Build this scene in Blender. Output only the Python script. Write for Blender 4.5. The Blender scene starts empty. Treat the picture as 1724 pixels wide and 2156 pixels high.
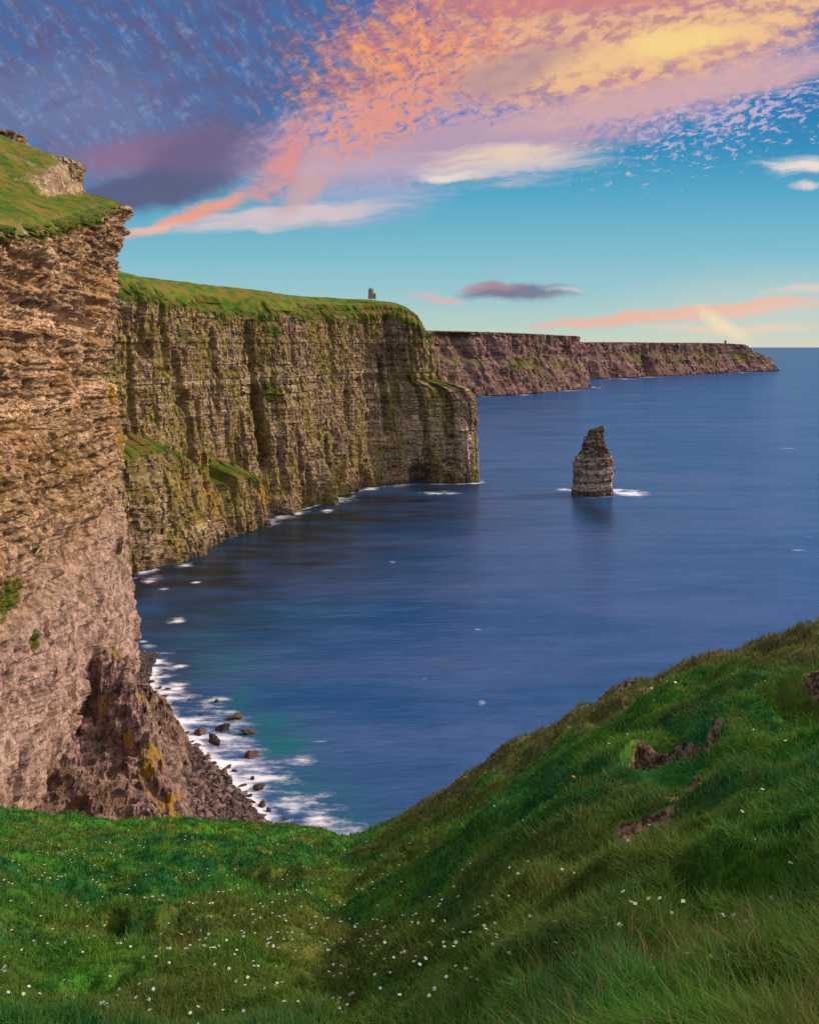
import bpy, math, random
import numpy as np
from mathutils import Vector, Matrix

random.seed(7)
RNG = np.random.default_rng(11)
R = math.radians
H = 156.0            # eye height above the sea
F, CX, HY = 1860.0, 862.0, 730.0   # focal length, centre and horizon of the survey photo
EYE = 1.7
GROUND0 = H - EYE    # ground height under the camera

sc = bpy.context.scene
col = sc.collection
SUN_AZ, SUN_EL = 76.0, 29.0       # clockwise from +Y
sun_dir = Vector((math.sin(R(SUN_AZ)) * math.cos(R(SUN_EL)), math.cos(R(SUN_AZ)) * math.cos(R(SUN_EL)), math.sin(R(SUN_EL))))

# ------------------------------------------------------------------ numpy noise
_perm = RNG.permutation(1024).astype(np.int64)
_perm = np.concatenate([_perm, _perm])
_g = RNG.normal(size=(1024, 3)); _g /= np.linalg.norm(_g, axis=1)[:, None]

def pn(x, y, z=0.0, seed=0):
    x, y, z = np.broadcast_arrays(np.asarray(x, float) + seed * 17.31, np.asarray(y, float) + seed * 5.7, np.asarray(z, float))
    xi, yi, zi = np.floor(x).astype(np.int64), np.floor(y).astype(np.int64), np.floor(z).astype(np.int64)
    fx, fy, fz = x - xi, y - yi, z - zi
    u, v, w = (f * f * f * (f * (f * 6 - 15) + 10) for f in (fx, fy, fz))
    out = 0
    for dx in (0, 1):
        a = _perm[(xi + dx) & 1023]
        wx = u if dx else 1 - u
        for dy in (0, 1):
            b = _perm[(a + yi + dy) & 1023]
            wy = v if dy else 1 - v
            for dz in (0, 1):
                h = _perm[(b + zi + dz) & 1023]
                wz = w if dz else 1 - w
                g = _g[h]
                out = out + wx * wy * wz * (g[..., 0] * (fx - dx) + g[..., 1] * (fy - dy) + g[..., 2] * (fz - dz))
    return out * 1.5

def fbm(x, y, z=0.0, o=4, seed=0, gain=0.5):
    s, a = 0, 1.0
    for k in range(o):
        s = s + a * pn(x * 2 ** k, y * 2 ** k, z * 2 ** k if not np.isscalar(z) else z * 2 ** k, seed + k)
        a *= gain
    return s

def ridged(x, y, z=0.0, o=3, seed=0):
    s, a = 0, 1.0
    for k in range(o):
        s = s + a * (1 - np.abs(pn(x * 2 ** k, y * 2 ** k, z * 2 ** k, seed + k)) * 2)
        a *= 0.5
    return s / 1.75

def hrand(i, k, seed=0):
    h = (i.astype(np.int64) * 374761393 + k.astype(np.int64) * 668265263 + seed * 2147483647) & 0xFFFFFFFF
    h = ((h ^ (h >> 13)) * 1274126177) & 0xFFFFFFFF
    return ((h ^ (h >> 16)) & 0xFFFFFF) / float(0xFFFFFF)

def blocks(s, z, w, h, seed=0):
    """random height per joint-bounded block: layers of height h, blocks of width w"""
    k = np.floor(z / h)
    i = np.floor(s / (w * (0.7 + 0.6 * hrand(k, k * 0 + 3, seed))) + 7 * hrand(k, k * 0 + 9, seed))
    return hrand(i, k, seed) - 0.5

def sstep(a, b, x):
    t = np.clip((x - a) / (b - a + 1e-12), 0, 1)
    return t * t * (3 - 2 * t)

# ------------------------------------------------------------------ objects
def link_mesh(name, verts, faces_idx, loops_per_face, mat, attrs=None, smooth=False, parent=None):
    me = bpy.data.meshes.new(name)
    verts = np.ascontiguousarray(verts, dtype=np.float32)
    me.vertices.add(len(verts)); me.vertices.foreach_set('co', verts.ravel())
    faces_idx = np.ascontiguousarray(faces_idx, dtype=np.int32).ravel()
    me.loops.add(len(faces_idx)); me.loops.foreach_set('vertex_index', faces_idx)
    if np.isscalar(loops_per_face):
        n = len(faces_idx) // loops_per_face
        starts = np.arange(n, dtype=np.int32) * loops_per_face
    else:
        n = len(loops_per_face)
        starts = np.concatenate([[0], np.cumsum(loops_per_face)[:-1]]).astype(np.int32)
    me.polygons.add(n); me.polygons.foreach_set('loop_start', starts)
    me.update(calc_edges=True)
    me.polygons.foreach_set('use_smooth', np.full(n, bool(smooth)))
    for k, v in (attrs or {}).items():
        a = me.attributes.new(k, 'FLOAT', 'POINT')
        a.data.foreach_set('value', np.ascontiguousarray(v, dtype=np.float32).ravel())
    if mat: me.materials.append(mat)
    o = bpy.data.objects.new(name, me); col.objects.link(o)
    if parent: o.parent = parent
    return o

def grid_mesh(name, P, mat, attrs=None, smooth=False, keep=None, flip=False, parent=None):
    nr, nc = P.shape[:2]
    idx = np.arange(nr * nc).reshape(nr, nc)
    q = np.stack([idx[:-1, :-1], idx[:-1, 1:], idx[1:, 1:], idx[1:, :-1]], -1)
    if flip: q = q[..., ::-1]
    if keep is not None:
        kk = keep[:-1, :-1] & keep[:-1, 1:] & keep[1:, 1:] & keep[1:, :-1]
        q = q[kk]
    else:
        q = q.reshape(-1, 4)
    V = P.reshape(-1, 3)
    A = {k: v.reshape(-1) for k, v in (attrs or {}).items()}
    if keep is not None:
        used = np.unique(q); remap = -np.ones(len(V), dtype=np.int64); remap[used] = np.arange(len(used))
        q = remap[q]; V = V[used]; A = {k: v[used] for k, v in A.items()}
    return link_mesh(name, V, q, 4, mat, A, smooth, parent)

def tag(o, label=None, cat=None, group=None, kind=None):
    if label: o['label'] = label
    if cat: o['category'] = cat
    if group: o['group'] = group
    if kind: o['kind'] = kind
    return o

# ------------------------------------------------------------------ node helpers
def lin(c):
    out = []
    for v in c:
        v = v / 255.0
        out.append(v / 12.92 if v <= 0.04045 else ((v + 0.055) / 1.055) ** 2.4)
    return tuple(out)

class NT:
    def __init__(s, tree):
        s.t = tree; tree.nodes.clear()
    def n(s, typ, **kw):
        nd = s.t.nodes.new(typ)
        for k, v in kw.items(): setattr(nd, k, v)
        return nd
    def put(s, sock, v):
        if isinstance(v, bpy.types.NodeSocket): s.t.links.new(v, sock)
        elif isinstance(v, (tuple, list)):
            v = tuple(v)
            if sock.type == 'RGBA' and len(v) == 3: v = v + (1,)
            sock.default_value = v
        else: sock.default_value = v
    def m(s, op, a, b=None, c=None, clamp=False):
        nd = s.n('ShaderNodeMath', operation=op, use_clamp=clamp)
        s.put(nd.inputs[0], a)
        if b is not None: s.put(nd.inputs[1], b)
        if c is not None: s.put(nd.inputs[2], c)
        return nd.outputs[0]
    def mr(s, v, a, b, c=0.0, d=1.0, typ='SMOOTHSTEP'):
        nd = s.n('ShaderNodeMapRange', interpolation_type=typ, clamp=True) if typ != 'LINEAR' else s.n('ShaderNodeMapRange', clamp=True)
        for i, x in enumerate((v, a, b, c, d)): s.put(nd.inputs[i], x)
        return nd.outputs[0]
    def mix(s, f, a, b, mode='MIX'):
        nd = s.n('ShaderNodeMix', data_type='RGBA', blend_type=mode)
        s.put(nd.inputs[0], f); s.put(nd.inputs[6], a); s.put(nd.inputs[7], b)
        return nd.outputs[2]
    def noise(s, vec, scale=1.0, detail=3.0, rough=0.5, dist=0.0):
        nd = s.n('ShaderNodeTexNoise')
        s.put(nd.inputs['Vector'], vec); nd.inputs['Scale'].default_value = scale
        nd.inputs['Detail'].default_value = detail; nd.inputs['Roughness'].default_value = rough
        nd.inputs['Distortion'].default_value = dist
        return nd.outputs[0]
    def vor(s, vec, scale=1.0, feature='F1', out=0):
        nd = s.n('ShaderNodeTexVoronoi', feature=feature)
        s.put(nd.inputs['Vector'], vec); nd.inputs['Scale'].default_value = scale
        return nd.outputs[out]
    def mapping(s, vec, loc=(0, 0, 0), rot=(0, 0, 0), scale=(1, 1, 1), typ='POINT'):
        if rot[2] and typ == 'POINT':        # turn first, then stretch
            typ = 'TEXTURE'; scale = tuple(1 / v for v in scale)
        nd = s.n('ShaderNodeMapping', vector_type=typ)
        s.put(nd.inputs[0], vec); nd.inputs[1].default_value = loc; nd.inputs[2].default_value = rot; nd.inputs[3].default_value = scale
        return nd.outputs[0]
    def xyz(s, x, y, z):
        nd = s.n('ShaderNodeCombineXYZ')
        for i, v in enumerate((x, y, z)): s.put(nd.inputs[i], v)
        return nd.outputs[0]
    def sep(s, v):
        nd = s.n('ShaderNodeSeparateXYZ'); s.put(nd.inputs[0], v); return nd.outputs
    def attr(s, name):
        return s.n('ShaderNodeAttribute', attribute_name=name).outputs['Fac']
    def bump(s, h, strength=0.5, dist=0.3):
        nd = s.n('ShaderNodeBump'); nd.inputs['Strength'].default_value = strength; nd.inputs['Distance'].default_value = dist
        s.put(nd.inputs['Height'], h); return nd.outputs[0]

def new_mat(name):
    m = bpy.data.materials.new(name); m.use_nodes = True
    return m, NT(m.node_tree)

def out_bsdf(t, color, rough=0.9, normal=None, spec=0.2):
    b = t.n('ShaderNodeBsdfPrincipled'); t.put(b.inputs['Base Color'], color); t.put(b.inputs['Roughness'], rough)
    b.inputs['Specular IOR Level'].default_value = spec
    if normal is not None: t.put(b.inputs['Normal'], normal)
    o = t.n('ShaderNodeOutputMaterial'); t.t.links.new(b.outputs[0], o.inputs[0])
    return b

# ------------------------------------------------------------------ rock material
def rock_mat(name, light, mid, dark, mossy=0.5, ledge_k=0.7, tint2=(0.15, 0.085, 0.065), moss_pair=((0.07, 0.075, 0.012), (0.17, 0.15, 0.025)), pale_z=(), mauve_low=None, scale=1.0, grass=((0.045, 0.085, 0.012), (0.11, 0.115, 0.02)), pale_strength=0.6):
    """rock whose light/mid/dark stone colours, beds, streaks, moss and lichen belong to the stone; 'veg' and 'lichen' attributes add growth"""
    m, t = new_mat(name)
    geo = t.n('ShaderNodeNewGeometry')
    P = geo.outputs['Position']; x, y, z = t.sep(P)
    n_big = t.noise(t.mapping(P, scale=(0.03 * scale, 0.03 * scale, 0.012 * scale)), 1, 4, 0.6)
    n_mid = t.noise(t.mapping(P, scale=(0.20 * scale, 0.20 * scale, 0.26 * scale)), 1, 5, 0.65)
    n_fine = t.noise(P, 0.9 * scale, 4, 0.7)
    zz = t.m('ADD', z, t.m('MULTIPLY', n_big, 9))
    beds = t.noise(t.xyz(t.m('MULTIPLY', x, 0.015 * scale), t.m('MULTIPLY', y, 0.015 * scale), t.m('MULTIPLY', zz, 0.42 * scale)), 1, 3, 0.6)
    streak = t.noise(t.mapping(P, scale=(0.3 * scale, 0.3 * scale, 0.022 * scale)), 1, 3, 0.6)
    n_chip = t.noise(t.mapping(P, scale=(0.36 * scale, 0.36 * scale, 0.95 * scale)), 1, 4, 0.7, 0.15)
    n_patch = t.noise(t.mapping(P, loc=(31, 7, 2), scale=(0.06 * scale, 0.06 * scale, 0.05 * scale)), 1, 4, 0.7)
    c = t.mix(t.mr(n_mid, 0.42, 0.58), dark, mid)
    c = t.mix(t.m('MULTIPLY', t.mr(beds, 0.48, 0.60), t.mr(n_fine, 0.38, 0.55)), c, light)
    c = t.mix(t.m('MULTIPLY', t.mr(t.m('ADD', t.m('MULTIPLY', n_chip, 0.7), t.m('MULTIPLY', n_patch, 0.5)), 0.60, 0.68), 0.85), c, light)
    c = t.mix(t.m('MULTIPLY', t.mr(t.m('ADD', t.m('MULTIPLY', n_chip, 0.8), t.m('MULTIPLY', n_patch, 0.4)), 0.555, 0.50), 0.8), c, dark)
    c = t.mix(t.m('MULTIPLY', t.mr(streak, 0.52, 0.64), 0.65), c, dark)
    c = t.mix(t.mr(n_patch, 0.54, 0.64, 0.0, 0.55), c, dark)
    c = t.mix(t.mr(n_patch, 0.44, 0.36, 0.0, 0.35), c, light)
    c = t.mix(t.mr(t.m('ADD', t.attr('pale'), t.m('ADD', t.m('MULTIPLY', t.m('SUBTRACT', n_chip, 0.5), 2.4), t.m('MULTIPLY', t.m('SUBTRACT', beds, 0.5), 1.6))), 0.55, 0.75), c, tuple(min(1, v * 1.25 + 0.06) for v in light))
    wp = t.n('ShaderNodeVectorMath', operation='MULTIPLY_ADD'); nn3 = t.n('ShaderNodeTexNoise'); t.put(nn3.inputs['Vector'], P); nn3.inputs['Scale'].default_value = 0.12 * scale; nn3.inputs['Detail'].default_value = 3
    t.put(wp.inputs[0], nn3.outputs['Color']); wp.inputs[1].default_value = (7 / scale, 7 / scale, 4 / scale); t.put(wp.inputs[2], P)
    cells = t.vor(t.mapping(wp.outputs[0], scale=(0.20 * scale, 0.20 * scale, 0.42 * scale)), 1, 'F1', 1)
    cells2 = t.vor(t.mapping(wp.outputs[0], scale=(0.55 * scale, 0.55 * scale, 0.95 * scale)), 1, 'F1', 1)
    edge = t.vor(t.mapping(wp.outputs[0], scale=(0.20 * scale, 0.20 * scale, 0.42 * scale)), 1, 'DISTANCE_TO_EDGE', 0)
    tone = t.m('ADD', t.m('MULTIPLY', t.sep(cells)[0], 0.9), t.m('MULTIPLY', t.sep(cells2)[1], 0.7))
    c = t.mix(t.mr(tone, 0.25, 0.75, 0.50, 0.0), c, dark)
    c = t.mix(t.mr(tone, 1.0, 1.35, 0.0, 0.55), c, light)
    c = t.mix(t.mr(edge, 0.0, 0.05, 0.45, 0.0), c, dark)
    c = t.mix(t.mr(t.noise(t.mapping(P, loc=(5, 51, 9), scale=(0.035 * scale, 0.035 * scale, 0.03 * scale)), 1, 4, 0.6), 0.5, 0.62, 0.0, 0.45), c, tint2)
    # pale limestone beds broken into blocks
    for (za, zb, k) in pale_z:
        inb = t.m('MULTIPLY', t.mr(zz, za, za + 1.5), t.mr(zz, zb, zb + 2.0, 1.0, 0.0))
        c = t.mix(t.m('MULTIPLY', t.m('MULTIPLY', inb, k), t.mr(n_fine, 0.4, 0.58)), c, tuple(min(1, v * 1.55 + 0.03) for v in light))
    if mauve_low:
        c = t.mix(t.m('MULTIPLY', t.mr(zz, mauve_low[0], mauve_low[1], 1.0, 0.0), 0.75), c, t.mix(t.mr(n_mid, 0.35, 0.65), mauve_low[2], mauve_low[3]))
    # black weed and wet zone just above the tide
    c = t.mix(t.m('MULTIPLY', t.mr(t.m('ADD', z, t.m('MULTIPLY', n_mid, 6)), 4, 10, 1.0, 0.0), 0.7), c, (0.035, 0.026, 0.03))
    # moss streaks
    mz = t.m('ADD', t.m('MULTIPLY', streak, 0.6), t.m('MULTIPLY', n_big, 0.6))
    moss = t.m('MULTIPLY', t.mr(mz, 0.66 - 0.16 * mossy, 0.78 - 0.16 * mossy), t.mr(n_fine, 0.3, 0.55))
    moss_c = t.mix(t.mr(n_mid, 0.4, 0.6), moss_pair[0], moss_pair[1])
    c = t.mix(t.m('MULTIPLY', moss, min(1, 0.9 * mossy + 0.15)), c, moss_c)
    # grass on attribute + on flat ledges
    nz = t.sep(geo.outputs['Normal'])[2]
    veg = t.attr('veg')
    gm = t.mr(t.m('ADD', t.m('ADD', veg, t.m('MULTIPLY', t.m('SUBTRACT', n_fine, 0.5), 0.9)), t.m('MULTIPLY', t.m('SUBTRACT', n_mid, 0.5), 0.8)), 0.42, 0.6)
    ledge = t.m('MULTIPLY', t.mr(t.m('ADD', nz, t.m('MULTIPLY', t.m('SUBTRACT', n_mid, 0.5), 0.5)), 0.55, 0.8), t.mr(z, 18, 30))
    gcol = t.mix(t.mr(t.noise(P, 0.12 * scale, 4, 0.6), 0.4, 0.62), grass[0], grass[1])
    gcol = t.mix(t.m('MULTIPLY', t.mr(t.noise(P, 0.05 * scale, 5, 0.7), 0.50, 0.64), 0.7), gcol, (0.19, 0.115, 0.035))
    c = t.mix(t.m('MULTIPLY', ledge, ledge_k), c, gcol)
    c = t.mix(gm, c, gcol)
    lich = t.mr(t.m('ADD', t.attr('lichen'), t.m('ADD', t.m('MULTIPLY', t.m('SUBTRACT', n_fine, 0.5), 1.0), t.m('MULTIPLY', t.m('SUBTRACT', n_mid, 0.5), 0.6))), 0.42, 0.62)
    c = t.mix(lich, c, t.mix(t.mr(n_mid, 0.4, 0.6), (0.30, 0.145, 0.02), (0.22, 0.17, 0.02)))
    hb = t.m('ADD', t.m('MULTIPLY', t.m('ADD', n_fine, t.m('MULTIPLY', tone, 0.35)), 0.8), t.m('MULTIPLY', t.noise(P, 2.8 * scale, 3, 0.6), 0.35))
    out_bsdf(t, c, 0.95, t.bump(hb, 0.9, 1.2 / scale), 0.1)
    return m

# ------------------------------------------------------------------ cliff loft
def resample(pts, ds):
    pts = np.array(pts, float)
    d = np.concatenate([[0], np.cumsum(np.linalg.norm(np.diff(pts[:, :2], axis=0), axis=1))])
    n = max(2, int(d[-1] / ds))
    return d, np.linspace(0, d[-1], n), pts

def gsmooth(a, k):
    if k < 1: return a
    w = np.exp(-0.5 * (np.arange(-3 * k, 3 * k + 1) / k) ** 2); w /= w.sum()
    p = np.pad(a, ((3 * k, 3 * k),) + ((0, 0),) * (a.ndim - 1), mode='edge')
    return np.stack([np.convolve(p[:, j], w, 'valid') for j in range(a.shape[1])], 1)

class Cliff:
    """lofted sea cliff between a foot line and a rim line (the sea lies on the right-hand side of travel)"""
    def __init__(s, stations, ds, smooth_m=6.0):
        st = np.array(stations, float)        # bx, by, tx, ty, tz
        mid = (st[:, :2] + st[:, 2:4]) / 2
        d = np.concatenate([[0], np.cumsum(np.linalg.norm(np.diff(mid, axis=0), axis=1))])
        s.S = np.linspace(0, d[-1], int(d[-1] / ds))
        L = np.stack([np.interp(s.S, d, st[:, j]) for j in range(5)], 1)
        L = gsmooth(L, int(smooth_m / ds))
        s.base, s.top, s.tz = L[:, :2], L[:, 2:4], L[:, 4]
        s.px_base = CX + F * s.base[:, 0] / np.maximum(s.base[:, 1], 1)
        s.ds = ds
    def s_at_px(s, px, lo=0, hi=1e9):
        ok = (s.S >= lo) & (s.S <= hi)
        return s.S[ok][np.argmin(np.abs(s.px_base[ok] - px))]
    def build(s, name, dz, wfun, disp, mat, veg=None, lichen=None, lip=None, smooth=False, pale=None, inset=0):
        zmax = s.tz.max()
        nz = int((zmax + 6) / dz)
        v = np.linspace(0, 1, nz)[:, None]
        Z = -6 + v * (s.tz[None, :] + 6)
        SS = np.broadcast_to(s.S[None, :], Z.shape)
        w = wfun(v, Z, SS)
        X = s.base[None, :, 0] * (1 - w) + s.top[None, :, 0] * w
        Y = s.base[None, :, 1] * (1 - w) + s.top[None, :, 1] * w
        T = np.gradient((s.base + s.top) / 2, axis=0)
        T = gsmooth(T, int(5 / s.ds)); T /= np.linalg.norm(T, axis=1)[:, None]
        s.N = np.stack([T[:, 1], -T[:, 0]], 1)
        D = disp(SS, Z, v)
        X = X + s.N[None, :, 0] * D; Y = Y + s.N[None, :, 1] * D
        rows = [(X, Y, Z)]
        qs = [0.6, 1.4, 2.4, 3.6, 5.0, 7.0, 9.5]
        Dl = D[-1]
        for q in qs:
            zl = s.tz + (lip(np.full_like(s.S, q), s.S) if lip else 0.15 * q) + 0.35 * pn(s.S * 0.5, q * 0.5, 0, 5) - (0 if q < 6 else (q - 6) * 1.2)
            k = 1.0 if inset else max(0.0, 1 - q / 8)
            xl = s.top[:, 0] + s.N[:, 0] * (Dl * k - q); yl = s.top[:, 1] + s.N[:, 1] * (Dl * k - q)
            rows.append((xl[None], yl[None], zl[None]))
        X, Y, Z2 = (np.concatenate([r[i] for r in rows], 0) for i in range(3))
        P = np.stack([X, Y, Z2], -1)
        nrow = P.shape[0]
        SSf = np.broadcast_to(s.S[None, :], (nrow, len(s.S)))
        A = {'veg': veg(SSf, P[..., 2], s) if veg is not None else np.zeros(SSf.shape),
             'lichen': lichen(SSf, P[..., 2], s) if lichen is not None else np.zeros(SSf.shape)}
        A['pale'] = pale(SSf, P[..., 2], s) if pale is not None else np.zeros(SSf.shape)
        A['veg'] = A['veg'].copy(); A['veg'][nz:] = 1.0
        return grid_mesh(name, P, mat, A, smooth, flip=False)

    def plateau(s, name, x0, x1, y0, y1, step, prof, mat, noise_amp=0.6, veg_fun=None, inset=0):
        xs = np.arange(x0, x1, step); ys = np.arange(y0, y1, step)
        X, Y = np.meshgrid(xs, ys)
        sub = max(1, int(3 / s.ds))
        A = s.top[::sub]; AS = s.S[::sub]; AZ = s.tz[::sub]
        best = np.full(X.shape, 1e18); side = np.zeros(X.shape); bs = np.zeros(X.shape); bz = np.zeros(X.shape)
        for i in range(len(A) - 1):
            a, b = A[i], A[i + 1]; ab = b - a; L2 = ab @ ab + 1e-9
            t = np.clip(((X - a[0]) * ab[0] + (Y - a[1]) * ab[1]) / L2, 0, 1)
            dx, dy = X - (a[0] + t * ab[0]), Y - (a[1] + t * ab[1])
            dd = dx * dx + dy * dy
            up = dd < best
            cr = ab[0] * (Y - a[1]) - ab[1] * (X - a[0])
            best = np.where(up, dd, best); side = np.where(up, cr, side)
            bs = np.where(up, AS[i] + t * (AS[i + 1] - AS[i]), bs); bz = np.where(up, AZ[i] + t * (AZ[i + 1] - AZ[i]), bz)
        d = np.sqrt(best) * np.sign(side)
        Z = bz + prof(d, bs, X, Y) + noise_amp * fbm(X * 0.06, Y * 0.06, 0, 4, 3) * sstep(2 + inset, 12 + inset, d) - np.clip(5 + inset - d, 0, 12) * 0.8
        keep = d > 1.0 + inset * 0.7
        veg = np.ones(X.shape) if veg_fun is None else veg_fun(d, bs, X, Y)
        return grid_mesh(name, np.stack([X, Y, Z], -1), mat, {'veg': veg, 'lichen': np.zeros(X.shape)}, False, keep)

# ================================================================== MATERIALS
M_left = rock_mat('rock_warm', (0.60, 0.41, 0.265), (0.30, 0.185, 0.10), (0.085, 0.048, 0.026), mossy=0.22, ledge_k=0.15, tint2=(0.34, 0.19, 0.07),
                  pale_z=((166, 172, 0.6), (138, 142, 0.5)), mauve_low=(60, 120, (0.15, 0.095, 0.09), (0.46, 0.335, 0.32)))
M_main = rock_mat('rock_brown', (0.42, 0.32, 0.22), (0.17, 0.108, 0.066), (0.045, 0.028, 0.022), mossy=0.66, ledge_k=0.3, moss_pair=((0.085, 0.085, 0.012), (0.27, 0.225, 0.03)),
                  pale_z=((128, 132, 0.85), (113, 115, 0.5), (100, 103, 0.35), (86, 88, 0.3)))
M_far = rock_mat('rock_far', (0.32, 0.20, 0.18), (0.15, 0.088, 0.085), (0.05, 0.031, 0.040), mossy=0.35, grass=((0.075, 0.085, 0.03), (0.15, 0.13, 0.05)), scale=0.16, ledge_k=0.3)
M_stack = rock_mat('rock_stack', (0.50, 0.38, 0.32), (0.13, 0.10, 0.09), (0.035, 0.026, 0.024), mossy=0.15, scale=0.8, ledge_k=0.1, pale_z=((11, 17, 0.55), (20, 25, 0.45), (29, 33, 0.4)))
M_crag = rock_mat('rock_crag', (0.34, 0.23, 0.21), (0.19, 0.125, 0.115), (0.055, 0.035, 0.033), mossy=0.3, ledge_k=0.0)

# ================================================================== LEFT CLIFF
left = Cliff([
    # bx, by, tx, ty, tz  (travel from our side towards the far side, sea on the right)
    (-66, 70, -72, 66, 140), (-92, 110, -94, 108, 150), (-102, 160, -104, 158, 165), (-110, 240, -112, 240, 188),
    (-113, 300, -121, 300, 197), (-119, 350, -129, 345, 206), (-127, 400, -133, 395, 218), (-131, 424, -135, 424, 224),
    (-140, 446, -142, 436, 223), (-170, 462, -170, 446, 214), (-215, 490, -215, 470, 206), (-250, 525, -256, 500, 203), (-300, 556, -310, 530, 202)],
    0.45, 4.0)

def left_w(v, Z, S):
    return sstep(0.0, 1.0, np.clip(Z / 200, 0, 1)) * 0.6 + 0.4 * np.clip(Z / 200, 0, 1)

def left_disp(S, Z, v):
    s_c = left.S[np.argmin(np.abs(left.base[:, 1] - 424))]
    d = 5.0 * fbm(S * 0.018, Z * 0.010, 0, 4, 21)                        # broad buttresses
    d += 2.2 * (ridged(S * 0.05, Z * 0.012, 0, 3, 25) - 0.5)
    d += -4.5 * np.exp(-((Z - 150) / 42) ** 2)                           # hollow middle
    d += 4.5 * sstep(84, 72, Z) + 3.5 * sstep(141, 134, Z) * sstep(80, 100, Z)   # projecting beds
    d += 2.4 * sstep(168, 172, Z) - 1.2 * sstep(160, 166, Z) * sstep(170, 166, Z)
    d += 2.0 * sstep(200, 214, Z)
    zw = Z + 2.5 * pn(S * 0.02, Z * 0.03, 0, 31) + 0.06 * (S - s_c) * 0.3
    sw = S + 2.5 * pn(S * 0.07, Z * 0.05, 0, 6) + 0.25 * (Z - 100) * pn(S * 0.01, Z * 0.012, 0, 12)
    zv = zw + 2.0 * pn(S * 0.08, Z * 0.05, 0, 14)
    up = sstep(70, 130, Z)
    d += 2.4 * blocks(sw, zv, 12, 9, 1) + (2.2 * blocks(sw, zv, 5.0, 5.5, 2) + 1.6 * blocks(sw, zv + 0.8 * pn(S * .3, Z * .3, 0, 8), 2.6, 2.2, 3) + 0.9 * blocks(sw, zv, 1.3, 1.2, 13)) * (0.55 + 0.45 * up)
    zs = Z + 1.6 * pn(S * 0.03, Z * 0.02, 0, 30) + 0.03 * (S - s_c)
    bedk = (0.5 + 0.8 * sstep(-0.2, 0.3, pn(S * 0.03, Z * 0.04, 0, 38))) * (0.25 + 0.75 * sstep(55, 100, Z + 12 * pn(S * 0.03, 1.0, 0, 39)))
    d += (2.1 * np.clip(pn(zs * 0.19, S * 0.006, 0, 34) * 2.5, -0.8, 0.8) + 1.3 * np.clip(pn(zs * 0.55, S * 0.015, 0, 36) * 2.5, -0.7, 0.7)) * bedk
    d += 1.4 * fbm(sw * 0.09, Z * 0.04, 0, 4, 33) + 0.45 * fbm(S * 0.35, Z * 0.5, 0, 2, 35) + 2.0 * (ridged(sw * 0.13, Z * 0.018, 0, 3, 37) - 0.5)
    # vertical gashes
    for (sy, zc, zh, dep, w) in ((268, 55, 26, 4.0, 1.6), (255, 40, 22, 3.0, 1.2), (330, 150, 22, 2.5, 1.2), (300, 170, 14, 2.5, 1.4), (385, 110, 26, 3.5, 1.8), (290, 92, 10, 3.0, 1.2), (360, 58, 22, 2.6, 1.5)):
        s0 = left.S[np.argmin(np.abs(left.base[:, 1] - sy) + 1000 * (left.S > s_c))]
        d -= dep * np.exp(-((S - s0 - 0.12 * (Z - zc) + 1.2 * pn(Z * 0.15, S * 0.1, 0, 3)) / w) ** 2) * np.exp(-((Z - zc) / zh) ** 2)
    d += -5.5 + 3.0 * fbm(S * 0.03, Z * 0.022, 0, 3, 39)
    return d * sstep(-6, 4, Z) * (1 - 0.3 * sstep(0.985, 1.0, v))

def s_left(y):
    s_c = left.S[np.argmin(np.abs(left.base[:, 1] - 424))]
    return left.S[np.argmin(np.abs(left.base[:, 1] - y) + 1000 * (left.S > s_c))]

def blob(S, Z, s0, z0, rs, rz, rot=0.0):
    c, sn = math.cos(rot), math.sin(rot)
    a = ((S - s0) * c + (Z - z0) * sn) / rs; b = (-(S - s0) * sn + (Z - z0) * c) / rz
    return np.clip(1.25 - np.sqrt(a * a + b * b), 0, 1)

def left_veg(S, Z, s):
    top = np.interp(S, s.S, s.tz)
    g = 0.60 * sstep(9 + 9 * fbm(S * 0.05, Z * 0.05, 0, 3, 17), 2, top - Z) * sstep(s_left(412), s_left(360), S) + 0.35 * sstep(6, 1, top - Z)
    g = np.maximum(g, blob(S, Z, s_left(252), 84, 15, 8))
    g = np.maximum(g, 0.75 * blob(S, Z, s_left(400), 92, 7, 10, 0.5))
    g = np.maximum(g, 0.7 * blob(S, Z, s_left(385), 66, 6, 6))
    return g

def left_lichen(S, Z, s):
    g = 1.1 * blob(S, Z, s_left(412), 116, 8, 6)
    g = np.maximum(g, 0.85 * blob(S, Z, s_left(416), 134, 6, 9))
    g = np.maximum(g, 0.6 * blob(S, Z, s_left(418), 105, 7, 22))
    g = np.maximum(g, 0.45 * blob(S, Z, s_left(385), 195, 8, 8))
    g = np.maximum(g, 0.5 * blob(S, Z, s_left(244), 158, 6, 9))
    g = np.maximum(g, 0.45 * blob(S, Z, s_left(395), 80, 10, 12))
    return g

def left_prof(d, S, X, Y):
    # stepped headland: steep turf, a rock band, turf again, a small rock cap
    d = d + 1.6 * pn(X * 0.09, Y * 0.09, 0, 71) + 0.9 * pn(X * 0.35, Y * 0.35, 0, 72)
    k = np.exp(-((Y - 428) / 120.0) ** 2) if X is not None else 1.0
    z = np.interp(d, [0, 5, 17, 20, 23, 40, 53, 55, 57, 66, 110, 300], [0, 2.2, 4.6, 6.0, 20.0, 27.5, 33.5, 34.5, 41.0, 42, 45, 45])
    z2 = np.interp(d, [0, 5, 25, 60, 110, 300], [0, 2.5, 11, 31, 44, 48])
    kk = sstep(330, 400, Y)
    return z * kk + z2 * (1 - kk)

o = left.build('cliff_terrain', 0.38, left_w, left_disp, M_left, left_veg, left_lichen, lip=lambda q, S: 0.30 * q)
tag(o, 'tall warm tan sea cliff with a stepped grassy top', kind='structure')

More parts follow.
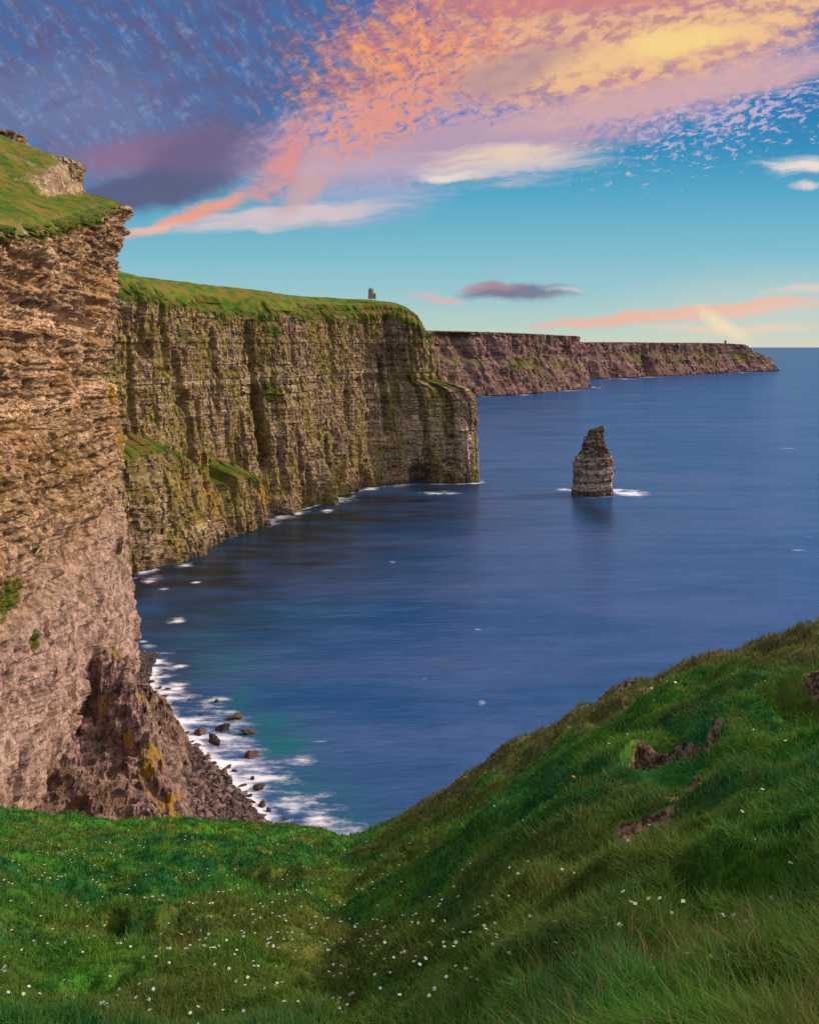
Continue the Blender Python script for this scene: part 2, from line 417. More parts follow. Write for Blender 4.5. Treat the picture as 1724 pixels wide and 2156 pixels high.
def left_top_veg(d, S, X, Y):
    kk = sstep(330, 400, Y)
    d = d + 1.6 * pn(X * 0.09, Y * 0.09, 0, 71)
    rock = sstep(17.5, 19.5, d) * sstep(27, 23.5, d) + sstep(53, 54.5, d) * sstep(61, 58, d)
    nn_ = fbm(X * 0.06, Y * 0.06, 0, 4, 73)
    return 1.0 - 0.95 * rock * kk - 0.75 * sstep(0.18, 0.32, nn_) * sstep(14, 22, d) - 0.6 * sstep(9, 2, d) * sstep(-0.1, 0.2, nn_)
M_turf = rock_mat('turf_headland', (0.46, 0.36, 0.26), (0.26, 0.18, 0.11), (0.10, 0.065, 0.04), mossy=0.3, grass=((0.035, 0.10, 0.010), (0.13, 0.13, 0.018)))
o = left.plateau('headland_terrain', -420, -95, 60, 520, 0.9, left_prof, M_turf, 0.9, left_top_veg)
tag(o, 'green turf and rock steps on top of the tall tan cliff', kind='structure')

# ================================================================== MAIN CLIFF
main = Cliff([
    (-330, 545, -345, 560, 200), (-262, 585, -280, 600, 203), (-205, 640, -224, 655, 205), (-185, 690, -206, 702, 204), (-172, 735, -192, 748, 200),
    (-160, 775, -178, 788, 197), (-140, 812, -160, 824, 196), (-112, 834, -134, 850, 196), (-96, 862, -116, 878, 197), (-82, 902, -100, 916, 197),
    (-62, 948, -78, 960, 198), (-36, 984, -54, 996, 200), (0, 1003, -22, 1012, 202), (40, 1008, 0, 1014, 198), (70, 1007, 18, 1016, 183), (82, 1014, 24, 1024, 178),
    (84, 1030, 22, 1040, 180), (60, 1075, 0, 1080, 186), (10, 1130, -50, 1125, 196), (-80, 1190, -120, 1180, 200), (-300, 1290, -300, 1270, 200)],
    0.7, 6.0)
NOSE = main.S[np.argmin(np.hypot(main.base[:, 0] - 82, main.base[:, 1] - 1014))]

def main_w(v, Z, S):
    w = np.clip(Z / 196, 0, 1)
    wn = np.interp(Z, [-6, 0, 60, 95, 108, 112, 118, 160, 190], [0, 0, 0.06, 0.12, 0.26, 0.46, 0.90, 0.95, 1.0])
    k = np.exp(-((S - NOSE) / 55) ** 2)
    return w * (1 - k) + wn * k

def spur_top(S):
    """height of the two green-topped buttresses at the foot of the cliff"""
    s0, s1, s2, s3, s4 = (main.s_at_px(p, 0, NOSE) for p in (262, 300, 428, 440, 503))
    h = np.interp(S, [s0 - 60, s0 - 10, s1, s2, s2 + 2, s3, s3 + 8, s4 - 2, s4 + 3], [70, 82, 84, 44, 20, 22, 50, 42, 0])
    return h

def main_disp(S, Z, v):
    d = 8.0 * fbm(S * 0.016, Z * 0.003, 0, 4, 41) + 3.4 * (ridged(S * 0.035, Z * 0.006, 0, 3, 45) - 0.5)
    d += 3.0 * (ridged(S * 0.09, Z * 0.010, 0, 3, 49) - 0.5)
    zw = Z + 1.5 * pn(S * 0.02, Z * 0.02, 0, 51)
    d += 2.4 * blocks(S, zw * 0 + np.floor(Z / 60) * 60 + 1, 13, 60, 4)
    sw = S + 3 * pn(S * 0.05, Z * 0.02, 0, 58)
    d += 2.6 * blocks(sw, zw, 9, 14, 5) + 2.0 * blocks(sw, zw + 1.2 * pn(S * .1, Z * .1, 0, 57), 4.5, 5.5, 6) + 1.2 * blocks(sw, zw, 2.4, 2.4, 7)
    d += 1.0 * fbm(S * 0.16, Z * 0.06, 0, 3, 53)
    bed = lambda z0, k: k * sstep(z0 - 1, z0, zw) * sstep(z0 + 5, z0 + 3, zw)
    d += bed(128, 1.8) + bed(112, 1.0) + bed(98, 1.0) + bed(160, 1.2)
    # clefts with shaded sides: photo x, z range, depth, width
    for (px, za, zb, dep, w) in ((335, 150, 200, 9, 5), (385, 140, 196, 12, 5), (417, 42, 112, 18, 5.0), (404, 112, 150, 9, 4), (566, 45, 112, 15, 4.5), (562, 100, 172, 9, 4), (600, 20, 60, 7, 3.5), (655, 0, 34, 18, 6),
                                 (638, 5, 60, 8, 3.5), (697, 0, 55, 16, 4.0), (740, 30, 120, 6, 3), (775, 0, 12, 8, 6), (825, 60, 140, 6, 3.5), (888, 0, 15, 15, 9), (850, 90, 190, 7, 5), (520, 10, 90, 8, 3.5), (475, 100, 165, 7, 3.5), (440, 60, 110, 7, 3), (905, 20, 120, 6, 3), (955, 20, 110, 8, 5), (720, 120, 185, 6, 4), (434, 0, 60, 9, 4), (505, 0, 70, 9, 3.5), (300, 90, 180, 8, 4), (350, 95, 160, 8, 3.5)):
        s0 = main.s_at_px(px, 0, NOSE)
        win = sstep(za - 8, za + 3, Z) * sstep(zb + 10, zb - 5, Z)
        d -= 1.3 * dep * np.exp(-((S - s0 + 2.2 * pn(Z * 0.04, S * 0.02, 0, int(px))) / (w * (1 + 0.35 * pn(Z * 0.07, 3.3, 0, int(px) + 1)))) ** 4) * win
    # leaning buttress toes
    for (px, zt, out, w) in ((674, 62, 20, 6), (716, 72, 14, 6), (748, 50, 8, 6), (600, 44, 8, 8), (330, 30, 4, 16), (800, 40, 6, 8), (540, 50, 7, 8)):
        s0 = main.s_at_px(px, 0, NOSE)
        d += out * np.clip(1 - Z / zt, 0, 1) ** 0.7 * np.exp(-((S - s0) / w) ** 2)
    # green topped buttresses
    h = spur_top(S) + 3 * pn(S * 0.1, 0, 0, 61)
    k = sstep(h + 9, h - 5, Z) * (h > 5)
    rug = 1 + 0.12 * pn(S * 0.15, Z * 0.03, 0, 63)
    d += k * (26 + 0.12 * np.clip(h - Z, 0, 80)) * rug
    top = main.tz[None, :]
    ro = 13 + 7 * fbm(S * 0.02, 1.5, 0, 3, 68)
    d -= 11 * sstep(top - ro, top, Z) ** 1.6
    # undercut at the tide line
    d -= 2.0 * sstep(12, 5, Z) * (0.5 + pn(S * 0.05, 0, 0, 66))
    return d * sstep(-6, 0, Z)

def main_veg(S, Z, s):
    top = np.interp(S, s.S, s.tz)
    dt = top - Z
    n = fbm(S * 0.03, Z * 0.02, 0, 3, 81)
    g = 0.85 * sstep(24 + 26 * np.clip(n, -0.5, 1), 6, dt)
    h = spur_top(S)
    ss = s.s_at_px(503, 0, NOSE)
    g = np.maximum(g, (S < ss + 4) * (h > 38) * 1.0 * sstep(h - 9, h - 3, Z) * sstep(h + 13, h + 7, Z))
    g = np.maximum(g, 0.5 * (S < ss) * sstep(h - 45, h - 4, Z) * sstep(h + 10, h + 6, Z))
    for (px, z0, rs, rz, k) in ((596, 112, 14, 13, 0.95), (612, 170, 16, 8, 0.8), (585, 90, 6, 18, 0.55), (770, 178, 12, 5, 0.8), (420, 168, 14, 16, 0.6), (600, 100, 12, 60, 0.35), (880, 150, 10, 40, 0.45), (340, 160, 30, 40, 0.3), (765, 95, 8, 40, 0.35), (500, 40, 16, 20, .35)):
        g = np.maximum(g, k * blob(S, Z, s.s_at_px(px, 0, NOSE), z0, rs, rz))
    # the end of the nose, bench and rim
    kn = np.exp(-((S - NOSE + 12) / 38) ** 2)
    g = np.maximum(g, kn * (0.9 * sstep(24, 8, dt) + 0.55 * sstep(108, 113, Z) * sstep(124, 118, Z) + 0.30 * sstep(110, 125, Z)))
    return g

def main_pale(S, Z, s):
    g = 0.0 * S
    for (px, z0, rs, rz, k) in ((480, 150, 26, 26, 0.55), (450, 124, 22, 7, 0.7), (520, 118, 34, 10, 0.6), (640, 118, 40, 9, 0.5), (760, 150, 22, 12, 0.5), (900, 60, 44, 60, 0.78), (820, 60, 26, 50, 0.65), (980, 50, 22, 55, 0.75), (860, 110, 60, 16, 0.65), (600, 82, 14, 12, 0.55), (455, 85, 12, 22, 0.5), (355, 20, 40, 7, 0.75)):
        g = np.maximum(g, k * blob(S, Z, s.s_at_px(px, 0, NOSE), z0, rs, rz))
    return g

def main_lichen(S, Z, s):
    g = 0.0 * S
    for (px, z0, rs, rz, k) in ((496, 26, 8, 14, 0.95), (430, 62, 5, 16, 0.7), (400, 30, 10, 26, 0.62), (350, 36, 24, 26, 0.45), (715, 28, 7, 22, 0.5), (655, 36, 6, 14, 0.45), (680, 22, 10, 20, 0.4), (600, 98, 12, 8, 0.5), (760, 150, 14, 12, 0.35), (395, 150, 4, 40, 0.4), (380, 45, 40, 34, 0.5), (320, 50, 26, 30, 0.5)):
        g = np.maximum(g, k * blob(S, Z, s.s_at_px(px, 0, NOSE), z0, rs, rz))
    return g

def main_rise(S):
    top = np.interp(S, main.S, main.tz)
    rise = np.interp(S, [0, 250, main.s_at_px(500, 0, NOSE), main.s_at_px(780, 0, NOSE), NOSE - 40, NOSE, NOSE + 60, NOSE + 400], [18, 18, 22, 14, 9, 12, 20, 14])
    return np.minimum(rise, 226 - top)

def main_prof(d, S, X, Y):
    dd = np.clip(d - 10, 0, None)
    return main_rise(S) * (1 - np.exp(-dd / 17)) * 1.05 + 1.2 * pn(X * 0.05, Y * 0.05, 0, 91) * sstep(3, 25, dd)

o = main.build('cliff_terrain', 0.6, main_w, main_disp, M_main, main_veg, main_lichen, lip=lambda q, S: main_rise(S) * (1 - np.exp(-q / 17)) * 1.05, pale=main_pale, inset=10)
tag(o, 'long brown mossy sea cliff under the round stone tower', kind='structure')
o = main.plateau('headland_terrain', -520, 60, 545, 1280, 1.6, main_prof, M_turf, 0.8, None, 10)
tag(o, 'green turf on top of the long brown cliff', kind='structure')

# ================================================================== FAR HEADLANDS
def far_headland(stations, ds, dz, name, label, seed, bench=None, rise=8, plate=None, clefts=()):
    c = Cliff(stations, ds, ds * 4)
    def w(v, Z, S):
        a = np.clip(Z / 195, 0, 1)
        if bench is None: return a
        n = 34 * pn(S * 0.0045, 0, 0, seed) + 16 * pn(S * 0.017, Z * 0.01, 0, seed + 40)
        return np.interp(Z + n, [-6, 0, 30, 70, 92, 118, 150, 200], [0, 0, 0.20, 0.42, 0.55, 0.80, 0.90, 1.0])
    def disp(S, Z, v):
        d = 40 * fbm(S * 0.004, Z * 0.002, 0, 4, seed + 1) + 26 * (ridged(S * 0.012, Z * 0.004, 0, 3, seed + 2) - 0.5)
        d += 9 * blocks(S, Z + 14 * pn(S * .01, Z * .02, 0, seed), 30, 40, seed + 3) + 5 * blocks(S, Z + 6 * pn(S * .02, Z * .02, 0, seed), 14, 16, seed + 4) + 10 * fbm(S * 0.015, Z * 0.012, 0, 3, seed + 15) + 4 * fbm(S * 0.04, Z * 0.05, 0, 3, seed + 5)
        for (s0, zt, dep, wd) in clefts:
            d -= dep * np.exp(-((S - s0) / wd) ** 2) * sstep(zt + 20, zt - 20, Z)
        return d * sstep(-6, 3, Z)
    def veg(S, Z, s):
        n = fbm(S * 0.007, Z * 0.012, 0, 3, seed + 8)
        top = np.interp(S, s.S, s.tz)
        n2 = fbm(S * 0.0035, 2.2, 0, 3, seed + 9)
        g = (0.05 + 0.75 * np.clip(n2 + 0.45, 0, 1)) * sstep(58, 86, Z + 40 * n) * sstep(140, 108, Z + 40 * n)
        return np.maximum(g, 0.4 * sstep(9, 2, top - Z))
    o = c.build(name, dz, w, disp, M_far, veg, None, lip=lambda q, S: 0.2 * q)
    tag(o, label, kind='structure')
    x0, x1, y0, y1, st = plate
    o2 = c.plateau('headland_terrain', x0, x1, y0, y1, st, lambda d, S, X, Y: rise * (1 - np.exp(-np.clip(d, 0, None) / 60)), M_far_top, 2.0)
    tag(o2, 'turf on top: ' + label, kind='structure')
    return c

M_far_top = rock_mat('turf_far', (0.2, 0.14, 0.09), (0.14, 0.09, 0.06), (0.07, 0.045, 0.03), mossy=0.3, scale=0.4, grass=((0.10, 0.075, 0.035), (0.12, 0.08, 0.04)))
far_a = far_headland([(-700, 2000, -740, 2040, 208), (-200, 2380, -240, 2440, 208), (60, 2640, 10, 2720, 206), (175, 2740, 130, 2830, 205), (360, 2880, 310, 2960, 203), (500, 3060, 445, 3130, 201),
                      (620, 3260, 560, 3320, 199), (700, 3390, 632, 3410, 197), (716, 3440, 640, 3450, 196), (700, 3500, 630, 3500, 198), (560, 3700, 520, 3690, 200), (100, 4000, 80, 3980, 205)],
                     3.0, 2.0, 'cliff_terrain', 'purple brown cliff headland with a green ledge halfway up', 201, bench=True, rise=5, plate=(-700, 700, 2000, 4000, 9.0))
far_b = far_headland([(400, 3900, 380, 3960, 176), (700, 4150, 680, 4220, 176), (915, 4320, 890, 4400, 175), (1258, 4600, 1230, 4680, 178), (1520, 4850, 1490, 4920, 176), (1777, 5160, 1740, 5220, 177),
                      (2050, 5480, 1980, 5540, 178), (2230, 5640, 2120, 5680, 172), (2340, 5730, 2200, 5770, 130), (2400, 5790, 2290, 5820, 85), (2425, 5840, 2340, 5850, 50), (2400, 5900, 2300, 5900, 80), (2200, 6050, 2100, 6000, 160), (1500, 6400, 1500, 6300, 178)],
                     5.0, 3.0, 'cliff_terrain', 'low distant purple headland running out to the open horizon', 301, bench=True, rise=4, plate=(400, 2500, 3900, 6400, 14.0), clefts=((1130, 95, 60, 22), (1900, 60, 40, 20), (640, 60, 30, 20)))

# ================================================================== SCREE SPUR + BEACH at the foot of the tan cliff
shore_pts = np.array([(-128, 470), (-127, 440), (-121, 409), (-104, 374), (-86, 347), (-70, 326), (-58, 308), (-50, 294), (-43, 278), (-30, 258), (-10, 235), (20, 200)], float)
scree_pts = np.array([(-136, 440), (-125, 412), (-116, 388), (-102, 362), (-88, 338), (-75, 305), (-66, 280), (-58, 255), (-50, 225)], float)

def line_dist(X, Y, pts):
    """signed distance to a polyline, positive on the left-hand (land) side of travel reversed: here land = -x side"""
    best = np.full(np.shape(X), 1e18); sg = np.zeros(np.shape(X))
    for a, b in zip(pts[:-1], pts[1:]):
        ab = b - a; t = np.clip(((X - a[0]) * ab[0] + (Y - a[1]) * ab[1]) / (ab @ ab), 0, 1)
        dx, dy = X - (a[0] + t * ab[0]), Y - (a[1] + t * ab[1]); dd = dx * dx + dy * dy
        cr = ab[0] * (Y - a[1]) - ab[1] * (X - a[0])
        sg = np.where(dd < best, -np.sign(cr), sg); best = np.minimum(best, dd)
    return np.sqrt(best) * sg

def beach_z(X, Y):
    d = line_dist(X, Y, shore_pts)
    return np.where(d > 0, 0.15 + 0.16 * d, 0.35 * d) + 0.45 * fbm(X * 0.12, Y * 0.12, 0, 3, 111)

def spur_z(X, Y):
    # a crag leaning on the cliff: ridge from its apex down towards the beach
    ax, ay = -116.0, 332.0; ux, uy = 0.573, -0.8195
    t = (X - ax) * ux + (Y - ay) * uy
    p = (X - ax) * (-uy) + (Y - ay) * ux          # + towards the sea side
    rid = np.interp(t, [-30, -12, 0, 10, 30, 55, 82, 95], [16, 34, 45, 42, 33, 20, 4, -4])
    side = np.where(p > 0, np.interp(p, [0, 5, 9, 15, 26, 45], [0, 2, 16, 22, 34, 60]), np.interp(-p, [0, 5, 12, 25], [0, 5, 26, 60]))
    rough = 4.5 * fbm(X * 0.09, Y * 0.09, 0, 4, 121) + 4.5 * (ridged(X * 0.11, Y * 0.11, 0, 3, 123) - 0.4)
    z1 = rid - side + rough
    # smooth scree apron
    d = line_dist(X, Y, scree_pts)
    z2 = beach_z(X, Y) + np.clip(d, -3, 60) * 0.75 - 0.4 + 1.2 * fbm(X * 0.08, Y * 0.2, 0, 3, 127)
    z2 = np.where(d < 0, beach_z(X, Y) + d * 0.8, z2)
    z2 = np.minimum(z2, 24 - 0.10 * np.abs(Y - 330) + 1.5 * fbm(X * .1, Y * .1, 0, 2, 5))
    return np.maximum(z1, z2)

xs = np.arange(-136, -40, 0.45); ys = np.arange(215, 440, 0.6)
X, Y = np.meshgrid(xs, ys)
Z = spur_z(X, Y) + 4.2 * blocks(X + 0.6 * Y + 2 * pn(X * .2, Y * .2, 0, 4), Y - 0.5 * X, 6.5, 8.0, 9) * sstep(8, 16, spur_z(X, Y)) + 2.2 * blocks(X + 0.6 * Y + 2 * pn(X * .2, Y * .2, 0, 4), Y - 0.5 * X, 3.2, 3.6, 29) * sstep(8, 14, spur_z(X, Y)) + 1.0 * blocks(X - Y * .5, Y + X * .3, 1.8, 2.2, 19)
ax_t = (X + 116) * 0.573 + (Y - 332) * -0.8195
pp_ = (X + 116) * 0.8195 + (Y - 332) * 0.573
lich = np.clip(0.25 + 0.75 * fbm(X * 0.13, Y * 0.13, Z * 0.05, 4, 14), 0, 0.75) * np.clip(1.6 - np.abs(pp_ - 3) / 12, 0, 1) * sstep(4, 9, Z)
lich = np.maximum(lich, 0.38 * np.clip(1 - np.abs(pp_ - 19) / 4, 0, 1) * sstep(5, 9, Z))
lich = np.maximum(lich, (0.40 + 0.4 * fbm(X * 0.1, Y * 0.1, 0, 3, 24)) * sstep(-4, -10, pp_) * sstep(18, 10, Z))
veg = 0.45 * (fbm(X * 0.05, Y * 0.05, 0, 3, 131) + 0.55) * sstep(5, 11, Z) * sstep(-16, -4, -np.abs((X + 116) * 0.8195 + (Y - 332) * 0.573 - 16))
o = grid_mesh('scree_terrain', np.stack([X, Y, Z], -1), M_crag, {'veg': veg, 'lichen': lich}, False, keep=(Z > beach_z(X, Y) - 0.8))
tag(o, 'dark lichened crag and scree leaning on the tan cliff foot', kind='structure')

m_beach, t = new_mat('wet_shingle')
P = t.n('ShaderNodeNewGeometry').outputs['Position']
cell = t.vor(P, 0.9, 'F1', 1)
cellv = t.m('MULTIPLY', t.sep(cell)[0], 1.0)
c = t.mix(cellv, (0.020, 0.014, 0.014), (0.12, 0.08, 0.07))
c = t.mix(t.mr(t.sep(P)[2], 0.3, 1.6, 0.75, 0.0), c, (0.02, 0.018, 0.02))
out_bsdf(t, c, 0.7, t.bump(t.vor(P, 0.9, 'F1', 0), 1.0, 1.0), 0.3)
xs = np.arange(-140, 30, 0.8); ys = np.arange(190, 450, 0.8)
X, Y = np.meshgrid(xs, ys)
D_ = line_dist(X, Y, shore_pts)
Z = beach_z(X, Y) + 0.9 * np.clip(blocks(X + 0.5 * Y, Y, 2.6, 2.2, 15), -0.2, 1) * (D_ > -1)
o = grid_mesh('boulder_beach', np.stack([X, Y, Z], -1), m_beach, None, False, keep=(D_ > -5))
tag(o, 'boulder strewn shingle between the scree and the surf', kind='structure')

# boulders ---------------------------------------------------------------
def boulder_mat(name, a, b):
    m, t = new_mat(name)
    P = t.n('ShaderNodeNewGeometry').outputs['Position']
    oi = t.n('ShaderNodeObjectInfo').outputs['Random']
    n = t.noise(P, 0.7, 4, 0.6)
    c = t.mix(t.m('ADD', t.m('MULTIPLY', n, 0.6), t.m('MULTIPLY', oi, 0.45), None, True), a, b)
    out_bsdf(t, c, 0.75, t.bump(t.noise(P, 2.0, 3, 0.6), 0.6, 0.3), 0.3)
    return m
M_boulder = boulder_mat('boulder_stone', (0.008, 0.006, 0.007), (0.22, 0.145, 0.135))
M_boulder_dark = boulder_mat('boulder_wet', (0.008, 0.007, 0.008), (0.06, 0.042, 0.042))
M_boulder_red = boulder_mat('boulder_rust', (0.020, 0.010, 0.008), (0.15, 0.075, 0.05))

def rock_data(seed, flat=0.6):
    rr = np.random.default_rng(seed)
    import bmesh
    bm = bmesh.new(); bmesh.ops.create_icosphere(bm, subdivisions=3, radius=1.0)
    V = np.array([v.co[:] for v in bm.verts])
    for _ in range(9):                       # cleave with planes: angular slabs
        nrm = rr.normal(size=3); nrm /= np.linalg.norm(nrm); h = rr.uniform(0.5, 0.85)
        dd = V @ nrm; V -= np.where(dd > h, dd - h, 0)[:, None] * nrm[None]
    V *= np.array([1.4, 0.8, flat])
    V += 0.20 * fbm(V[:, 0] * 2, V[:, 1] * 2, V[:, 2] * 2, 3, seed)[:, None] * V
    for v, c in zip(bm.verts, V): v.co = c
    me = bpy.data.meshes.new('rock'); bm.to_mesh(me); bm.free()
    return me
rock_meshes = []
for mat in (M_boulder, M_boulder_dark, M_boulder_red):
    L_ = []
    for k in range(5):
        me = rock_data(300 + k, (0.45, 0.6, 0.7, 0.5, 0.8)[k]); me.materials.append(mat); L_.append(me)
    rock_meshes.append(L_)

def at_sea(px, py, z=0.0):
    D = (H - z) * F / (py - HY)
    return (px - CX) / F * D, D

def add_rock(x, y, z, size, kind=0, label=None, group=None, flat=1.0):
    me = random.choice(rock_meshes[kind])
    o = bpy.data.objects.new('boulder', me); col.objects.link(o)
    o.location = (x, y, z); o.rotation_euler = (random.uniform(-.4, .4), random.uniform(-.4, .4), random.uniform(0, 6.28))
    s = size / 2
    o.scale = (s * random.uniform(.85, 1.25), s * random.uniform(.8, 1.1), s * flat)
    tag(o, label, 'boulder', group)
    return o

# the rocks standing in the surf: photo position, width in photo px, what they look like
surf_rocks = [
    (492, 1514, 26, 2, 'flat rust brown rock, upper of the four big rocks standing in the surf'),
    (470, 1537, 30, 1, 'rounded grey rock in the surf between the beach and a rust brown rock'),
    (526, 1543, 30, 1, 'dark rock out in the surf above a brown squat rock'),
    (450, 1562, 34, 1, 'black rock at the water edge just below the rounded grey surf rock'),
    (529, 1593, 36, 2, 'brown squat rock standing alone lowest of the big surf rocks'),
    (422, 1545, 34, 2, 'reddish boulder where the shingle first meets the surf'),
    (456, 1478, 14, 1, 'small black rock inside the round foam patch'),
    (400, 1475, 10, 1, 'tiny dark rock in thin surf beside the round foam patch'),
    (424, 1506, 9, 1, 'tiny dark rock in the surf between foam patch and shingle'),
    (336, 1449, 14, 1, 'black rock close under the tan cliff corner'),
    (354, 1451, 11, 1, 'black rock beside its twin near the tan cliff corner'),
    (343, 1470, 18, 1, 'dark rock where the shingle begins under the tan cliff'),
    (318, 1437, 12, 1, 'dark rock touching the cliff foot in the surf'),
    (340, 1422, 7, 1, 'pebble sized rock in the topmost surf'),
    (375, 1435, 7, 1, 'lone tiny rock in the topmost surf'),
    (545, 1660, 34, 1, 'long dark slab lying half in the white surf'),
    (533, 1640, 16, 1, 'dark boulder behind the long surf slab'),
    (552, 1697, 24, 1, 'low dark rock in the white surf below the long slab'),
    (566, 1708, 16, 1, 'small dark rock beside the low surf rock'),
    (480, 1617, 14, 1, 'small rock at the shingle edge in bright foam'),
    (495, 1625, 12, 1, 'small rock in bright foam below the shingle bend'),
    (602, 1725, 14, 1, 'lowest dark rock in the surf above the meadow'),
    (285, 1212, 22, 1, 'black rock in the surf at the cove corner'),
    (296, 1222, 16, 1, 'second black rock in the cove corner surf'),
]
for (px, py, w, k, lab) in surf_rocks:
    x, y = at_sea(px, py)
    sz = w / F * y * 0.92
    add_rock(x, y, sz * 0.08, sz, k, lab, 'rocks standing in the surf')

# boulders on the beach
cand = []
tries = 0
while len(cand) < 900 and tries < 30000:
    tries += 1
    x = random.uniform(-128, -20); y = random.uniform(245, 425)
    px = CX + F * x / y
    d = float(line_dist(np.array(x), np.array(y), shore_pts)); e = float(line_dist(np.array(x), np.array(y), scree_pts))
    if d < -2.0 or e > 2.0: continue
    z = float(beach_z(np.array(x), np.array(y)))
    py = HY + F * (H - z) / y
    if py > 1745: continue
    size = 0.8 + 2.5 * random.random() ** 2.4
    cand.append((size, x, y, z))
cand.sort(reverse=True)
big = cand[:270]
for (size, x, y, z) in big:
    kind = 0 if random.random() < 0.72 else (1 if random.random() < 0.75 else 2)
    add_rock(x, y, z + size * 0.12, size, kind, 'angular boulder lying in the shingle below the crag, one of hundreds alike', 'boulders on the shingle beach', random.uniform(.6, 1.0))
# the smaller stones as one mass
base_me = rock_meshes[0][1]
bv = np.array([v.co[:] for v in base_me.vertices]); bf = np.array([p.vertices[:] for p in base_me.polygons])
small = cand[270:]
VV, FF = [], []
for i, (size, x, y, z) in enumerate(small):
    a = random.uniform(0, 6.28); c_, s_ = math.cos(a), math.sin(a)
    v = bv * np.array([size * .5, size * .38, size * .35])
    v = np.stack([v[:, 0] * c_ - v[:, 1] * s_ + x, v[:, 0] * s_ + v[:, 1] * c_ + y, v[:, 2] + z + size * .1], 1)
    VV.append(v); FF.append(bf + i * len(bv))
o = link_mesh('beach_stones', np.concatenate(VV), np.concatenate(FF), 3, M_boulder)
tag(o, 'loose stones between the beach boulders', kind='stuff')

# ================================================================== SEA STACK
def make_stack():
    zz = [(-4, -24.0, 22.5), (0, -23.2, 21.5), (3.5, -22.4, 20.6), (6.5, -22.4, 20.8), (7.2, -20.9, 19.6), (12.5, -20.9, 19.8), (18, -20.6, 20.5), (23.5, -21.0, 22.2), (26, -21.0, 22.0), (30.8, -21.4, 21.0),
          (33, -21.0, 20.7), (35, -18.9, 20.5), (38.9, -18.4, 19.8), (39.8, -16.2, 19.2), (41.8, -14.8, 17.8), (45.0, -13.9, 16.4), (45.8, -12.2, 15.4), (52, -11.9, 13.8), (56.5, -11.0, 12.4),
          (60.4, -10.2, 11.4), (61.2, -7.2, 11.3), (63.8, -5.4, 11.3), (67, -4.6, 11.2), (68.9, -2.4, 11.2), (70.2, 2.5, 11.2), (71.4, 6.6, 11.0), (72.6, 8.8, 10.6), (73.0, 9.6, 10.3)]
    zz = np.array(zz)
    Zr = np.arange(-4, 73.0, 0.42)
    l = np.interp(Zr, zz[:, 0], zz[:, 1]); r = np.interp(Zr, zz[:, 0], zz[:, 2])
    th = np.linspace(0, 2 * math.pi, 260, endpoint=False)
    T, Zg = np.meshgrid(th, Zr)
    cxr = ((l + r) / 2)[:, None]; hw = ((r - l) / 2)[:, None]; hd = np.maximum(hw * 0.8, np.minimum(hw * 1.0, 3.0))
    c, s_ = np.cos(T), np.sin(T); e = 0.72
    ux = np.sign(c) * np.abs(c) ** e; uy = np.sign(s_) * np.abs(s_) ** e
    ang = T * 17
    dd = 1.3 * blocks(T * 18, Zg + 1.0 * pn(T * 3, Zg * .1, 0, 7), 5, 5.5, 31) + 1.4 * blocks(T * 18, Zg, 3.2, 2.6, 32) + 0.9 * blocks(T * 18, Zg + .5 * pn(T * 6, Zg * .3, 0, 8), 1.7, 1.1, 33)
    dd += 1.4 * fbm(c * 1.6, s_ * 1.6, Zg * 0.06, 4, 131)
    dd -= 1.1
    up = sstep(38, 48, Zg)
    dd = dd * (1.1 + 0.7 * up) * sstep(-4, 1, Zg)
    k = np.clip(hw / 8, 0.15, 1)
    X = cxr + ux * (hw + dd * k * (0.35 + 0.65 * np.abs(s_))); Y = uy * (hd + dd * k)
    X = np.concatenate([X, np.full((1, X.shape[1]), 0) + cxr[-1, 0]]); Y = np.concatenate([Y, np.zeros((1, Y.shape[1]))]); Z_ = np.concatenate([Zg, np.full((1, Zg.shape[1]), 73.1)])
    X = np.concatenate([X, X[:, :1]], 1); Y = np.concatenate([Y, Y[:, :1]], 1); Z_ = np.concatenate([Z_, Z_[:, :1]], 1)
    x0, y0 = 194.0, 934.0
    P = np.stack([X + x0, Y + y0, Z_], -1)
    lich = 0.8 * np.clip(1.2 - np.hypot((X - 17) / 4, (Z_ - 37) / 3.5), 0, 1) + 0.5 * sstep(62, 70, Z_) * (fbm(X * .3, Z_ * .2, 0, 2, 9) > 0)
    veg = 0.55 * sstep(64, 68, Z_)
    o = grid_mesh('sea_stack', P, M_stack, {'veg': veg, 'lichen': lich}, False)
    tag(o, 'lone jagged rock pillar standing in the open sea off the cliff end', 'sea stack')
make_stack()

# ================================================================== TOWERS
M_tower, t = new_mat('tower_stone')
P = t.n('ShaderNodeNewGeometry').outputs['Position']
c = t.mix(t.mr(t.vor(t.mapping(P, scale=(1.4, 1.4, 2.6)), 1, 'F1', 0), 0.1, 0.6), (0.36, 0.29, 0.20), (0.22, 0.17, 0.12))
out_bsdf(t, c, 0.9, t.bump(t.noise(P, 4, 3), 0.5, 0.1), 0.1)
M_dark, t = new_mat('dark_opening'); out_bsdf(t, (0.02, 0.02, 0.022), 0.5)
M_wood, t = new_mat('painted_door')
out_bsdf(t, t.mix(t.noise(t.n('ShaderNodeNewGeometry').outputs['Position'], 6, 3), (0.05, 0.03, 0.02), (0.10, 0.06, 0.035)), 0.7)

